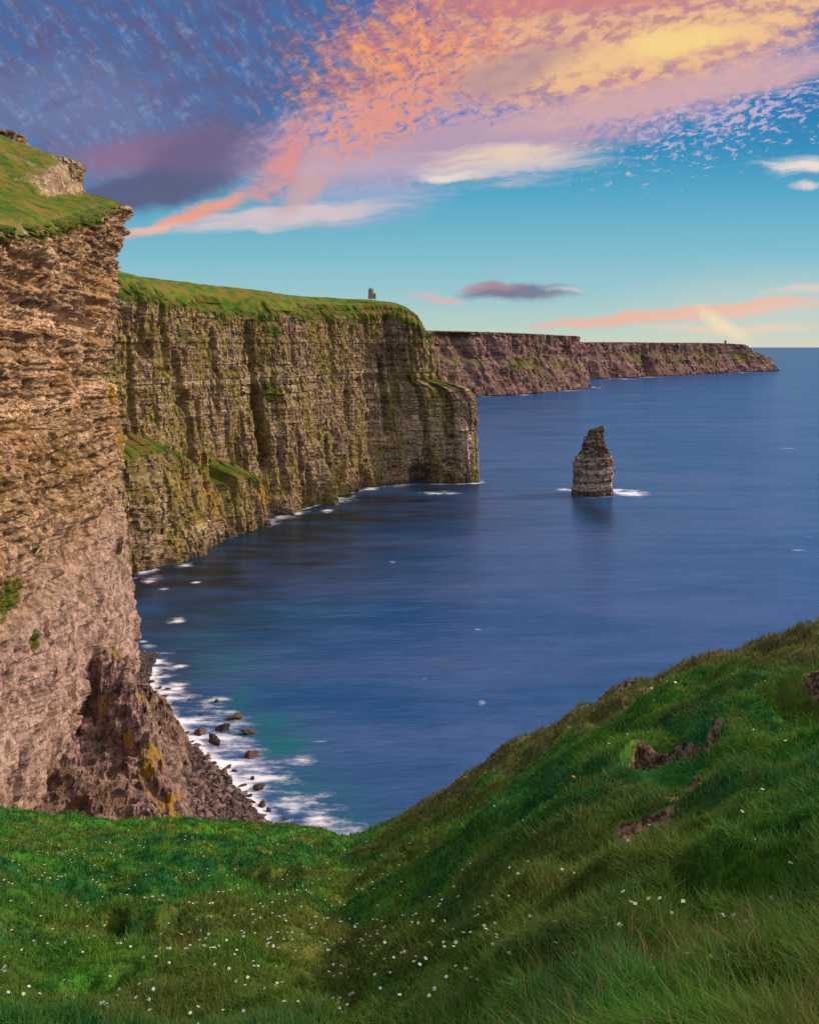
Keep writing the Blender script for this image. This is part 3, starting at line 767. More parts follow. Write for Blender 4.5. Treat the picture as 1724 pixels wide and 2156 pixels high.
import bmesh
def mesh_from(name, fn, mat, parent=None, loc=None):
    bm = bmesh.new(); fn(bm); me = bpy.data.meshes.new(name); bm.to_mesh(me); bm.free(); me.materials.append(mat)
    o = bpy.data.objects.new(name, me); col.objects.link(o)
    if parent: o.parent = parent
    if loc: o.location = loc
    return o
def bx(bm, x0, x1, y0, y1, z0, z1, rot=0.0, about=(0, 0)):
    v = [bm.verts.new((x, y, z)) for z in (z0, z1) for (x, y) in ((x0, y0), (x1, y0), (x1, y1), (x0, y1))]
    for f in ((3, 2, 1, 0), (4, 5, 6, 7), (0, 1, 5, 4), (1, 2, 6, 5), (2, 3, 7, 6), (3, 0, 4, 7)): bm.faces.new([v[i] for i in f])
    if rot:
        bmesh.ops.rotate(bm, verts=v, cent=(about[0], about[1], 0), matrix=Matrix.Rotation(rot, 3, 'Z'))
def ring_wall(bm, prof, n=32):
    rows = []
    for (r, z) in prof:
        rows.append([bm.verts.new((r * math.cos(2 * math.pi * i / n), r * math.sin(2 * math.pi * i / n), z)) for i in range(n)])
    for a, b in zip(rows[:-1], rows[1:]):
        for i in range(n): bm.faces.new((a[i], a[(i + 1) % n], b[(i + 1) % n], b[i]))
    bm.faces.new(rows[-1])

def round_tower(x, y, z):
    e = bpy.data.objects.new('round_tower', None); col.objects.link(e); e.location = (x, y, z)
    tag(e, 'small round stone lookout tower with a lower wing on the cliff top', 'tower')
    mesh_from('tower_wall', lambda bm: ring_wall(bm, [(3.4, -2), (3.3, 0), (3.1, 4), (3.05, 7.6), (3.45, 7.8), (3.5, 8.4), (3.15, 8.42), (3.15, 7.9)]), M_tower, e)
    def crenels(bm):
        for i in range(10):
            a = 2 * math.pi * i / 10
            bx(bm, 3.02, 3.48, -0.5, 0.5, 8.38, 9.3, a)
    mesh_from('parapet', crenels, M_tower, e)
    mesh_from('stair_turret', lambda bm: (ring_wall(bm, [(1.15, 5), (1.15, 10.2), (1.35, 10.3), (1.35, 10.9)], 16)), M_tower, e, (-0.6, 1.2, 0))
    w = mesh_from('wing', lambda bm: (bx(bm, 2.2, 5.6, -2.0, 2.0, -2.0, 4.4), bx(bm, 2.3, 3.2, -1.9, 1.9, 4.4, 5.2)), M_tower, e)
    for a, zz in ((-1.9, 5.2), (-0.9, 5.2), (-1.4, 2.4)):
        mesh_from('window', lambda bm, a=a, zz=zz: bx(bm, 2.75, 3.24, -0.28, 0.28, zz, zz + 1.2, a), M_dark, e)
    mesh_from('door', lambda bm: bx(bm, 3.5, 4.4, -2.08, -1.9, 0, 2.0), M_wood, e)
TX, TY = (781 - CX) / F * 1024, 1024
round_tower(TX, TY, H + (730 - 624) / F * 1024 - 0.6)

def square_tower(x, y, z):
    e = bpy.data.objects.new('square_tower', None); col.objects.link(e); e.location = (x, y, z)
    tag(e, 'tiny square signal tower far away on the distant headland', 'tower')
    mesh_from('tower_wall', lambda bm: (bx(bm, -5, 5, -5, 5, -4, 21)), M_tower, e)
    mesh_from('parapet', lambda bm: (bx(bm, -5.8, 5.8, -5.8, 5.8, 21.0, 22.5), bx(bm, -5.8, -2.5, -5.8, 5.8, 22.5, 25), bx(bm, 2.5, 5.8, -5.8, 5.8, 22.5, 24)), M_tower, e)
    mesh_from('window', lambda bm: bx(bm, -1, 1, -5.15, -4.9, 12, 15), M_dark, e)
sy_ = 5560.0
square_tower((1527 - CX) / F * sy_, sy_, H + (730 - 725) / F * sy_ + 2)

def knob(x, y, z):
    o = bpy.data.objects.new('rock_outcrop', rock_meshes[1][4]); col.objects.link(o)
    o.location = (x, y, z); o.scale = (26, 22, 16); o.rotation_euler = (0.2, 0.3, 0.4)
    tag(o, 'dark rock knob on the far headland just before it drops to sea', 'rock outcrop')
knob((1568 - CX) / F * 5600, 5600, H + (730 - 733) / F * 5600 + 10)

def outcrop(cx, cy, z0, z1, rx, ry, seed, label):
    Zr = np.arange(z0, z1, 0.35); th = np.linspace(0, 2 * math.pi, 181)
    T, Zg = np.meshgrid(th, Zr)
    c, s_ = np.cos(T), np.sin(T); k = (Zg - z0) / (z1 - z0)
    e = 0.7; ux, uy = np.sign(c) * np.abs(c) ** e, np.sign(s_) * np.abs(s_) ** e
    fl = np.interp(k, [0, 0.35, 0.8, 0.92, 1.0], [0.84, 0.82, 0.98, 1.04, 0.96])
    q = np.cos(T) * 0 + T; q = np.where(T > 2 * math.pi - 1e-6, 0, T)
    dd = 1.4 * blocks(q * rx, Zg, 3.6, 3.0, seed) + 1.2 * blocks(q * rx, Zg + .4 * pn(q * 5, Zg * .4, 0, seed), 1.9, 1.3, seed + 1) + 1.4 * fbm(np.cos(q) * 1.4, np.sin(q) * 1.4, Zg * .12, 3, seed)
    dd = np.clip(dd, -2, 1.6)
    X = cx + ux * (rx * fl + dd); Y = cy + uy * (ry * fl + dd)
    rows = [(X, Y, Zg)]
    for f, up_ in ((0.8, 0.5), (0.5, 1.2), (0.0, 1.8)):
        rows.append((cx + (X[-1:] - cx) * f, cy + (Y[-1:] - cy) * f, np.full((1, len(th)), z1 + up_) + 0.4 * pn(q[:1] * 2, f * 3, 0, seed)))
    X, Y, Zg = (np.concatenate([r[i] for r in rows], 0) for i in range(3))
    veg = np.zeros(X.shape); veg[-4:] = 0.9
    o = grid_mesh('rock_outcrop', np.stack([X, Y, Zg], -1), M_turf, {'veg': veg, 'lichen': veg * 0, 'pale': veg * 0 + 0.25}, False)
    tag(o, label, 'rock outcrop')
outcrop(-165.0, 414, 224, 242.6, 10.6, 14, 411, 'overhanging rock crag with a turf cap halfway up the stepped headland')
outcrop(-198.0, 430, 246, 259.6, 9.5, 9, 431, 'topmost rock knob at the very crest of the stepped headland')

# ================================================================== SEA
def polar_sea():
    u = np.concatenate([-np.geomspace(6, 0.56, 60), np.linspace(-0.55, 0.55, 620), np.geomspace(0.56, 6, 60)])
    s_scr = np.concatenate([np.linspace(1.6, 0.62, 40), np.linspace(0.615, 0.02, 620), np.geomspace(0.0198, H / 250000.0, 60)])
    D = H / s_scr
    U, DD = np.meshgrid(u, D)
    X, Y = U * DD, DD
    return X, Y
Xs, Ys = polar_sea()

def cliff_foot_dist(X, Y):
    """distance from the foot of the tall cliffs"""
    pts = []
    pts.append(left.base[::12] + left.N[::12] * 4)
    mb = main.base[::10].copy()
    h = spur_top(main.S[::10]); mb += main.N[::10] * np.where(h > 5, 24, 2)[:, None]
    pts.append(mb)
    d = np.full(X.shape, 1e9)
    for line in pts:
        for a, b in zip(line[:-1], line[1:]):
            ab = b - a; t = np.clip(((X - a[0]) * ab[0] + (Y - a[1]) * ab[1]) / (ab @ ab + 1e-9), 0, 1)
            d = np.minimum(d, np.hypot(X - a[0] - t * ab[0], Y - a[1] - t * ab[1]))
    return d

near = (Ys < 1300) & (Ys > 200) & (Xs > -350) & (Xs < 250)
dcl = np.full(Xs.shape, 1e3); dcl[near] = cliff_foot_dist(Xs[near], Ys[near])
dsh = np.full(Xs.shape, 1e3); dsh[near] = -line_dist(Xs[near], Ys[near], shore_pts)
foam = np.zeros(Xs.shape)
nx = fbm(Xs * 0.018, Ys * 0.06, 0, 4, 141); nf = fbm(Xs * 0.05, Ys * 0.16, 0, 3, 151)
# surf on the boulder beach: wide lacy band, streaks running out
wd = np.interp(Ys, [240, 300, 330, 370, 420, 440], [44, 36, 26, 27, 20, 10])
foam = np.maximum(foam, np.clip(1.15 - np.clip(dsh, 0, None) / 7.0, 0, 1) * (dsh > -6) * (Ys < 430))
foam = np.maximum(foam, np.clip(0.95 - np.clip(dsh, 0, None) / wd, 0, 1) * (0.74 + 1.1 * nx + 0.9 * nf) * (dsh > -6) * (Ys < 450))
# thin collar round the cliffs
cw = 3.0 + 7 * np.clip(fbm(Xs * 0.012, Ys * 0.012, 0, 3, 161) + 0.25, 0, 1)
foam = np.maximum(foam, (Ys > 425) * np.clip(1.0 - dcl / cw, 0, 1) * (0.75 + 0.7 * nf))
def patch(px, py, rx, ry, k=0.9):
    global foam
    x0, y0 = at_sea(px, py); sx = rx / F * y0; sy = ry * y0 * y0 / (F * H)
    q = np.hypot((Xs - x0) / sx, (Ys - y0) / sy)
    foam = np.maximum(foam, k * np.clip(1.25 - q, 0, 1) * (0.75 + 0.8 * nf + 0.3 * nx))
for p in ((370, 1307, 24, 8, 1.0), (452, 1478, 38, 14, 1.0), (380, 1403, 22, 5, .8), (330, 1425, 34, 16, 1.0), (375, 1441, 30, 8, .9), (372, 1450, 24, 6, .8), (310, 1362, 22, 6, .6), (300, 1352, 14, 5, .6), (305, 1200, 30, 20, 1.1), (320, 1220, 22, 10, .8),
          (412, 1227, 14, 4, .6), (345, 1240, 12, 4, .6), (390, 1190, 24, 7, .7), (440, 1135, 34, 12, 1.0), (470, 1128, 26, 7, .8), (545, 1100, 48, 13, 1.0), (590, 1089, 40, 7, .9), (510, 1112, 22, 8, 1.0), (630, 1079, 26, 5, .9), (690, 1076, 16, 6, .9), (715, 1052, 38, 7, .9), (735, 1045, 18, 5, .9),
          (820, 1022, 52, 4, .9), (780, 1030, 20, 5, .8), (925, 1038, 52, 5, .95), (1192, 1032, 26, 4, 1.0), (1325, 1038, 44, 8, 1.25), (1302, 1034, 20, 8, 1.2), (1252, 1045, 46, 3.5, .8), (826, 1184, 10, 4, .7), (1013, 1481, 12, 6, 1.1), (895, 1429, 7, 3, .6), (960, 1315, 8, 3, .35), (1655, 943, 26, 3, .5), (1379, 1001, 9, 2, .7), (1685, 1158, 22, 3, .6), (1005, 1325, 12, 3, .5),
          (630, 1600, 44, 13, .85), (625, 1640, 16, 8, .6), (1000, 833, 40, 3, .8), (1090, 830, 36, 3, .8), (1030, 832, 20, 2.5, 1), (1180, 822, 70, 2, .7), (1250, 815, 14, 3, 1), (1300, 797, 50, 1.6, .7), (1370, 794, 30, 1.5, .7), (1560, 784, 40, 1.6, .7),
          (600, 1700, 70, 34, .85), (660, 1720, 46, 22, .75), (640, 1690, 60, 10, .7), (560, 1640, 60, 12, .8), (520, 1600, 70, 10, .7), (480, 1530, 70, 26, .6), (470, 1500, 40, 8, .7), (560, 1605, 50, 6, .5)):
    patch(*p)
# shallow turquoise water over sand, and dark cliff reflections painted into the colour
shal = np.zeros(Xs.shape); refl_dark = np.zeros(Xs.shape)
def spot(arr, px, py, rx, ry, k, rot=0.0):
    x0, y0 = at_sea(px, py)
    PX = CX + F * Xs / Ys; PY = HY + F * H / Ys
    # measured in metres on the water, elongated along its own heading
    sx = rx / F * y0; sy = ry * y0 * y0 / (F * H)
    a, b = (Xs - x0) / sx, (Ys - y0) / sy
    c, s_ = math.cos(rot), math.sin(rot)
    q = np.hypot(a * c + b * s_, -a * s_ + b * c)
    np.maximum(arr, k * np.exp(-q * q * 1.2) * (0.9 + 0.45 * nx), out=arr)
for p in ((500, 1480, 40, 30, .7), (560, 1530, 60, 30, .95), (600, 1570, 60, 30, .95), (470, 1400, 80, 40, .4), (640, 1640, 80, 60, .55), (440, 1340, 80, 26, .35), (720, 1700, 80, 60, .45), (560, 1290, 160, 14, .25)):
    spot(shal, *(p[:4] + (p[4] * 1.15,)))
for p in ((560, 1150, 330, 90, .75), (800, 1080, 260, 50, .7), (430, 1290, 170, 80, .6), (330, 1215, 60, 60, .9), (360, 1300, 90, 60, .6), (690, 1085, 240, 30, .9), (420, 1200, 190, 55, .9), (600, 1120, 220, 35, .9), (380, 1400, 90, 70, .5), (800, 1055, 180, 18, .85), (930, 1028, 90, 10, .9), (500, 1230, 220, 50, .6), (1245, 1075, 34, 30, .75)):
    spot(refl_dark, *(p[:2] + (p[2] * 1.15, p[3] * 1.25, p[4])))

m_sea, t = new_mat('sea_water')
P = t.n('ShaderNodeNewGeometry').outputs['Position']
sx_, sy2_, sz_ = t.sep(P)
far = t.m('POWER', t.m('ADD', t.m('MULTIPLY', sy2_, sy2_), 40000.0), 0.5)
lp = t.noise(t.mapping(P, scale=(0.0035, 0.011, 1)), 1, 5, 0.6)
rip = t.noise(t.mapping(P, scale=(0.06, 0.22, 1)), 1, 4, 0.65)
rip2 = t.noise(t.mapping(P, scale=(0.018, 0.06, 1)), 1, 4, 0.6)
c = t.mix(t.mr(lp, 0.35, 0.65), (0.008, 0.055, 0.165), (0.034, 0.074, 0.20))
c = t.mix(t.m('MULTIPLY', t.mr(rip2, 0.45, 0.65), 0.35), c, (0.045, 0.10, 0.26))
c = t.mix(t.m('MULTIPLY', t.mr(rip, 0.5, 0.34), 0.35), c, (0.010, 0.050, 0.15))
c = t.mix(t.m('MULTIPLY', t.attr('refl_dark'), 1.25, None, True), c, (0.012, 0.014, 0.018))  # painted-in dark reflections of the cliffs and the stack
c = t.mix(t.m('MULTIPLY', t.attr('shallow'), t.mr(rip2, 0.3, 0.6, 0.5, 1.0), None, True), c, (0.006, 0.105, 0.125))
fm = t.attr('foam')
fn = t.noise(t.mapping(P, scale=(0.12, 0.30, 1)), 1, 6, 0.68)
fine = t.noise(t.mapping(P, scale=(0.5, 1.0, 1)), 1, 4, 0.7)
ff = t.m('ADD', fm, t.m('ADD', t.m('MULTIPLY', t.m('SUBTRACT', fn, 0.5), 1.3), t.m('MULTIPLY', t.m('SUBTRACT', fine, 0.5), 0.7)))
fmask = t.m('MULTIPLY', t.mr(ff, 0.15, 1.15), t.mr(fm, 0.02, 0.2))
# scattered tiny whitecaps
wc = t.noise(t.mapping(P, scale=(0.02, 0.09, 1)), 1, 3, 0.6)
caps = t.m('MULTIPLY', t.mr(wc, 0.735, 0.80), 0.4)
c = t.mix(t.m('MAXIMUM', fmask, caps), c, (0.74, 0.77, 0.90))
dif = t.n('ShaderNodeBsdfDiffuse'); t.put(dif.inputs['Color'], c)
gl = t.n('ShaderNodeBsdfGlossy'); gl.inputs['Roughness'].default_value = 0.15; gl.inputs['Color'].default_value = (0.62, 0.78, 1, 1)
bn = t.bump(t.m('ADD', t.m('MULTIPLY', rip2, 1.0), t.m('MULTIPLY', rip, 0.5)), 0.42, 3.0)
t.put(gl.inputs['Normal'], bn); t.put(dif.inputs['Normal'], bn)
fr = t.n('ShaderNodeFresnel'); fr.inputs['IOR'].default_value = 1.33
fac = t.m('MULTIPLY', t.m('MINIMUM', t.m('MULTIPLY', fr.outputs[0], 0.85), 0.30), t.m('SUBTRACT', 1.0, t.m('MULTIPLY', fmask, 0.9)))
mx = t.n('ShaderNodeMixShader'); t.put(mx.inputs[0], fac); t.t.links.new(dif.outputs[0], mx.inputs[1]); t.t.links.new(gl.outputs[0], mx.inputs[2])
oo = t.n('ShaderNodeOutputMaterial'); t.t.links.new(mx.outputs[0], oo.inputs[0])
o = grid_mesh('sea', np.stack([Xs, Ys, np.zeros(Xs.shape)], -1), m_sea, {'foam': np.clip(foam, 0, 1.3), 'shallow': np.clip(shal, 0, 1), 'refl_dark': np.clip(refl_dark, 0, 1)}, True)
tag(o, kind='structure')
# the ocean behind the viewer
Xb, Yb = np.meshgrid(np.linspace(-250000, 250000, 3), np.array([-250000.0, H / 1.6]))
o = grid_mesh('sea', np.stack([Xb, Yb, np.full(Xb.shape, -0.01)], -1), m_sea, {'foam': Xb * 0, 'shallow': Xb * 0, 'refl_dark': Xb * 0}, True)
tag(o, kind='structure')

# ================================================================== NEAR HILLSIDE
sil = np.array([(-400, 1690), (0, 1706), (98, 1722), (244, 1735), (342, 1731), (537, 1739), (635, 1747), (733, 1768), (790, 1745), (842, 1716), (944, 1655), (1057, 1576), (1149, 1528), (1292, 1446), (1405, 1404), (1533, 1364), (1724, 1318)], float)
de = np.array([(-400, 44), (0, 46), (400, 49), (733, 50), (842, 43), (1057, 33), (1292, 26), (1533, 22), (1724, 20)], float)
sil[:, 1] += np.interp(sil[:, 0], [733, 900, 1724], [0, 12, 16])
az_s = np.degrees(np.arctan((sil[:, 0] - CX) / F)); s_s = (sil[:, 1] - HY) / F * np.cos(np.radians(az_s))   # per radial metre
d_s = np.interp(sil[:, 0], de[:, 0], de[:, 1]) / np.cos(np.radians(az_s))
k_s = s_s - EYE / d_s
AZ = np.concatenate([[-180, -135, -100, -70, -48], az_s, [33, 45, 60, 90, 125, 155, 180]])
KK = np.concatenate([[-0.10, 0.15, 0.38, 0.46, 0.46], k_s, [0.15, 0.05, -0.04, -0.16, -0.20, -0.12, -0.10]])
DE = np.concatenate([[130, 120, 75, 55, 48], d_s, [22, 28, 40, 80, 110, 130, 130]])

def hill_parts(az):
    return np.interp(az, AZ, KK), np.interp(az, AZ, DE)

def fg_point(px, py):
    az = math.degrees(math.atan((px - CX) / F)); k, _ = hill_parts(az)
    s = (py - HY) / F * math.cos(math.radians(az)); r = EYE / max(s - float(k), 0.02)
    return r * math.sin(math.radians(az)), r * math.cos(math.radians(az)), r
# eroded hollows: photo position, half width px, depth m, how dirt-like
HOLL = [(1398, 1588, 72, 0.95, 0.8), (1472, 1565, 50, 0.7, 0.6), (1700, 1470, 100, 0.40, 0.35), (1120, 1600, 40, 0.38, 0.4), (1300, 1500, 60, 0.35, 0.2), (1560, 1830, 150, 0.22, 0.0), (1640, 1760, 90, 0.2, 0.0), (1330, 1455, 50, 0.3, 0.3),
        (880, 1830, 60, 0.5, 0.2), (540, 1860, 90, 0.45, 0.0), (150, 2050, 110, 0.30, 0.0), (1150, 1700, 60, 0.35, 0.3), (1230, 1880, 80, 0.28, 0.0), (700, 2080, 90, 0.26, 0.0), (300, 1960, 90, 0.35, 0.0), (960, 1780, 60, 0.4, 0.2), (1500, 1740, 60, 0.22, 0.0), (1000, 1900, 90, 0.25, 0.0), (1620, 2060, 90, 0.16, 0)]
HP = []
for (px, py, hw, dep, dirt) in HOLL:
    x, y, r = fg_point(px, py); HP.append((x, y, r, hw / F * r, dep, dirt))
PATHP = [fg_point(*p)[:2] for p in ((1500, 1610), (1450, 1640), (1420, 1680), (1375, 1705), (1345, 1750), (1310, 1765), (1270, 1810))]

def hill_z(X, Y, extra=True):
    r = np.maximum(np.hypot(X, Y), 1e-3); az = np.degrees(np.arctan2(X, Y))
    k, d_e = hill_parts(az)
    rr = np.minimum(r, d_e)
    h = -EYE - k * rr
    # crown of the slope then the drop to the sea
    over = np.clip(r - d_e, 0, None)
    h = h - k.clip(0) * 0 - np.where(over > 0, over * (np.maximum(k, 0) + 0.35) + 0.09 * over ** 2 * np.exp(-over / 400), 0)
    fade = sstep(0.6, 5, r)
    h = h + fade * (0.26 * fbm(X * 0.35, Y * 0.35, 0, 3, 171) * np.clip(r / 9, 0.35, 1.5) * sstep(1.02, 0.85, r / d_e) + (0.14 * fbm(X * 0.95, Y * 0.95, 0, 3, 175) + 0.07 * ridged(X * 1.9, Y * 1.9, 0, 2, 176)) * np.clip(r / 7, 0.6, 2) + 0.45 * pn(X * 0.11, Y * 0.11, 0, 177) * sstep(8, 20, r) * sstep(1.0, 0.8, r / d_e))
    dirt = np.zeros(np.shape(X))
    if extra:
        for (hx, hy, hr, w, dep, dt) in HP:
            ux, uy = hx / hr, hy / hr
            a = ((X - hx) * ux + (Y - hy) * uy); b = ((X - hx) * uy - (Y - hy) * ux) / w
            b = b + 0.45 * pn(X * 1.9, Y * 1.9, 0, 181)
            aw = w * 1.5
            a = a + 0.55 * w * pn(X * 1.5 + 9, Y * 1.5, 0, 183) + 0.30 * w * pn(X * 4.2, Y * 4.2, 0, 184)
            m = sstep(-2.6 * aw, 0.1 * aw, a) * sstep(0.50 * aw, 0.28 * aw, a) * np.clip(1.15 - b * b, 0, 1)
            h = h - dep * m
            if dt: dirt = np.maximum(dirt, dt * sstep(-0.35 * aw, 0.05 * aw, a) * sstep(0.65 * aw, 0.5 * aw, a) * np.clip(1.3 - b * b, 0, 1))
        pp = np.array(PATHP)
        dl = np.abs(line_dist(X, Y, pp))
        wob = 0.11 + 0.16 * (pn(X * 2, Y * 2, 0, 191) + 0.3)
        h = h - 0.10 * np.exp(-(dl / 0.35) ** 2)
        dirt = np.maximum(dirt, np.clip(1.1 - dl / np.maximum(wob, 0.05) * 0.6, 0, 1))
    dirt = np.clip(dirt + (dirt > 0.05) * 0.95 * fbm(X * 2.2, Y * 2.2, 0, 3, 195), 0, 1.2)
    return H + h, dirt

azg = np.concatenate([np.linspace(-180, -27, 110)[:-1], np.linspace(-27, 27, 640), np.linspace(27, 180, 110)[1:]])
rg = np.concatenate([[0.01], np.geomspace(0.4, 2.2, 24), np.geomspace(2.25, 62, 620)[0:], np.geomspace(63, 175, 40)])
RR, AA = np.meshgrid(rg, np.radians(azg), indexing='ij')
X, Y = RR * np.sin(AA), RR * np.cos(AA)
Z, dirt = hill_z(X, Y)
drop = sstep(62, 75, RR)
hillside_extra = Z
kk_, dd_ = hill_parts(np.degrees(AA))
ridge = sstep(0.35, 0.9, RR / dd_) * sstep(-4.5, 2, np.degrees(AA))
Z = np.maximum(Z, -8 - RR * 0.01)

def turf_colour(t, P):
    """patches of emerald, grass green, olive and straw: real differences between kinds of turf"""
    a = t.noise(P, 0.33, 5, 0.62); b = t.noise(t.mapping(P, loc=(13, 7, 3)), 0.85, 5, 0.65); d = t.noise(t.mapping(P, loc=(3, 17, 3)), 0.16, 4, 0.6)
    c = t.mix(t.mr(a, 0.42, 0.58), (0.006, 0.110, 0.028), (0.050, 0.22, 0.016))
    c = t.mix(t.m('MULTIPLY', t.mr(b, 0.46, 0.64), 0.8), c, (0.095, 0.19, 0.016))
    c = t.mix(t.m('MULTIPLY', t.mr(d, 0.50, 0.60), 0.75), c, (0.115, 0.125, 0.022))
    c = t.mix(t.m('MULTIPLY', t.mr(a, 0.56, 0.66), 0.65), c, (0.22, 0.16, 0.05))
    c = t.mix(t.m('MULTIPLY', t.mr(b, 0.34, 0.46, 1, 0), 0.85), c, (0.004, 0.06, 0.018))
    rg_ = t.attr('ridge')
    rmask = t.mr(t.m('ADD', rg_, t.m('MULTIPLY', t.m('SUBTRACT', b, 0.5), 1.4)), 0.35, 0.8)
    c = t.mix(t.m('MULTIPLY', rmask, 0.88), c, t.mix(t.mr(t.noise(P, 2.2, 4, 0.6), 0.4, 0.6), (0.105, 0.066, 0.036), (0.20, 0.165, 0.060)))
    return c
m_hill, t = new_mat('hillside_turf')
P = t.n('ShaderNodeNewGeometry').outputs['Position']
c = t.mix(0.4, turf_colour(t, P), (0.02, 0.05, 0.012))
nn = t.noise(P, 9, 5, 0.7)
dm = t.mr(t.m('ADD', t.attr('dirt'), t.m('MULTIPLY', t.m('SUBTRACT', nn, 0.5), 0.8)), 0.45, 0.65)
c = t.mix(dm, c, t.mix(t.mr(t.noise(P, 7, 6, 0.8), 0.42, 0.60), (0.030, 0.017, 0.012), (0.26, 0.165, 0.12)))
zz = t.sep(P)[2]
c = t.mix(t.mr(zz, 100, 118, 1, 0), c, (0.16, 0.11, 0.08))
out_bsdf(t, c, 1.0, t.bump(nn, 0.8, 0.06), 0.05)
o = grid_mesh('hillside_terrain', np.stack([X, Y, Z], -1), m_hill, {'dirt': dirt, 'ridge': ridge}, True)
tag(o, 'grassy clifftop slope in front of the view', kind='structure')

# ------------------------------------------------------------------ grass
def sample_ground(n, rmin=1.9, rmax=52, az0=-27.5, az1=27.5, p=1.25, rng=RNG):
    az = rng.uniform(az0, az1, n)
    q = rng.random(n); e = 1 - p
    r = (rmin ** e + q * (rmax ** e - rmin ** e)) ** (1 / e)
    _, d_e = hill_parts(az)
    ok = r < d_e * 1.06
    az, r = az[ok], r[ok]
    return r * np.sin(np.radians(az)), r * np.cos(np.radians(az)), r, az

def build_grass(n, name, label, lenf, p, seed, rmax=52, dry=False, width_k=0.00095, az=(-27.5, 27.5)):
    rng = np.random.default_rng(seed)
    x, y, r, az_ = sample_ground(n, rmax=rmax, p=p, rng=rng, az0=az[0], az1=az[1])
    z, dt = hill_z(x, y)
    clump = fbm(x * 0.9, y * 0.9, 0, 3, 211); clump2 = pn(x * 3.5, y * 3.5, 0, 213)
    keep = (dt < 0.30 + 0.45 * rng.random(len(x)))
    if dry: keep &= (pn(x * 0.35, y * 0.35, 0, 219) + 0.35 * clump > 0.02)
    x, y, z, r, clump, clump2, az_ = (a[keep] for a in (x, y, z, r, clump, clump2, az_))
    m = len(x)
    L = lenf(x, y, r, az_, clump, clump2, rng, m)
    W = np.maximum(0.0042, width_k * r) * rng.uniform(0.7, 1.4, m) * (0.7 if dry else 1)
    th = rng.uniform(0, 2 * np.pi, m)
    lean = rng.uniform(0.15, 1.15, m) * (0.6 if dry else 1)
    wind = np.array([-0.10, 0.05])
    ldx = np.cos(th) * lean + wind[0] + 0.55 * pn(x * 2.1, y * 2.1, 0, 221); ldy = np.sin(th) * lean + wind[1] + 0.55 * pn(x * 2.1, y * 2.1, 0, 223) - 0.05
    ph = rng.uniform(-0.9, 0.9, m) + np.arctan2(x, y) * -1
    wx, wy = np.cos(ph) * W / 2, np.sin(ph) * W / 2
    b = np.stack([x, y, z - 0.02], 1)
    mid = b + np.stack([ldx * L * 0.25, ldy * L * 0.25, L * 0.58], 1)
    tip = b + np.stack([ldx * L * 0.9, ldy * L * 0.9, L * (1.0 - 0.22 * np.hypot(ldx, ldy).clip(0, 1.6))], 1)
    w3 = np.stack([wx, wy, np.zeros(m)], 1)
    V = np.stack([b - w3, b + w3, mid + w3 * 0.8, mid - w3 * 0.8, tip], 1).reshape(-1, 3)
    i0 = np.arange(m)[:, None] * 5
    fq = np.concatenate([i0, i0 + 1, i0 + 2, i0 + 3], 1); ft = np.concatenate([i0 + 3, i0 + 2, i0 + 4], 1)
    FI = np.concatenate([fq, ft], 1).ravel(); LP = np.tile([4, 3], m)
    rnd = np.repeat(rng.random(m), 5); hgt = np.tile([0, 0, 0.55, 0.55, 1.0], m)
    rdg = np.repeat(sstep(0.35, 0.9, r / hill_parts(az_)[1]) * sstep(-4.5, 2, az_), 5)
    o = link_mesh(name, V, FI, LP, M_dry if dry else M_grass, {'rnd': rnd, 'hgt': hgt, 'ridge': rdg}, False)
    tag(o, label, kind='stuff')
    return o

def grass_mat(name, dry):
    m, t = new_mat(name)
    P = t.n('ShaderNodeNewGeometry').outputs['Position']
    rnd = t.attr('rnd')
    if dry:
        c = t.mix(rnd, (0.14, 0.11, 0.035), (0.34, 0.24, 0.10))
    else:
        c = turf_colour(t, P)
        c = t.mix(t.mr(rnd, 0.0, 1.0, 0.0, 0.5, 'LINEAR'), c, (0.003, 0.05, 0.012))
        c = t.mix(t.mr(rnd, 0.82, 1.0, 0.0, 0.55), c, (0.13, 0.16, 0.025))
        c = t.mix(t.m('MULTIPLY', t.attr('hgt'), 0.20), c, (0.13, 0.22, 0.025))
    b = t.n('ShaderNodeBsdfPrincipled'); t.put(b.inputs['Base Color'], c); b.inputs['Roughness'].default_value = 0.6; b.inputs['Specular IOR Level'].default_value = 0.15
    tr = t.n('ShaderNodeBsdfTranslucent'); t.put(tr.inputs['Color'], c)
    mx = t.n('ShaderNodeMixShader'); mx.inputs[0].default_value = 0.3
    t.t.links.new(b.outputs[0], mx.inputs[1]); t.t.links.new(tr.outputs[0], mx.inputs[2])
    oo = t.n('ShaderNodeOutputMaterial'); t.t.links.new(mx.outputs[0], oo.inputs[0])
    return m
M_grass = grass_mat('grass_blades', False); M_dry = grass_mat('dry_grass', True)

def len_green(x, y, r, az, cl, cl2, rng, m):
    tall = sstep(7.5, 3.0, r) * sstep(-16, 8, az)
    base = 0.085 + 0.07 * np.clip(cl, -1, 1) + 0.07 * np.clip(cl2, -0.5, 1) + 0.09 * tall + 0.0020 * r
    return np.clip(base, 0.04, 0.6) * rng.uniform(0.5, 1.35, m)
build_grass(600000, 'grass', 'green turf grass covering the clifftop slope', len_green, 1.35, 501)
build_grass(90000, 'grass', 'green turf grass on the slope beside the view', len_green, 1.5, 503, rmax=26, az=(27.5, 85), width_k=0.0016)
build_grass(50000, 'grass', 'green turf grass on the meadow beside the view', len_green, 1.4, 504, rmax=40, az=(-60, -27.5), width_k=0.0018)
def len_dry(x, y, r, az, cl, cl2, rng, m):
    tall = sstep(7.5, 3.0, r) * sstep(-12, 6, az)
    return (0.13 + 0.13 * tall + 0.002 * r) * rng.uniform(0.6, 1.4, m)
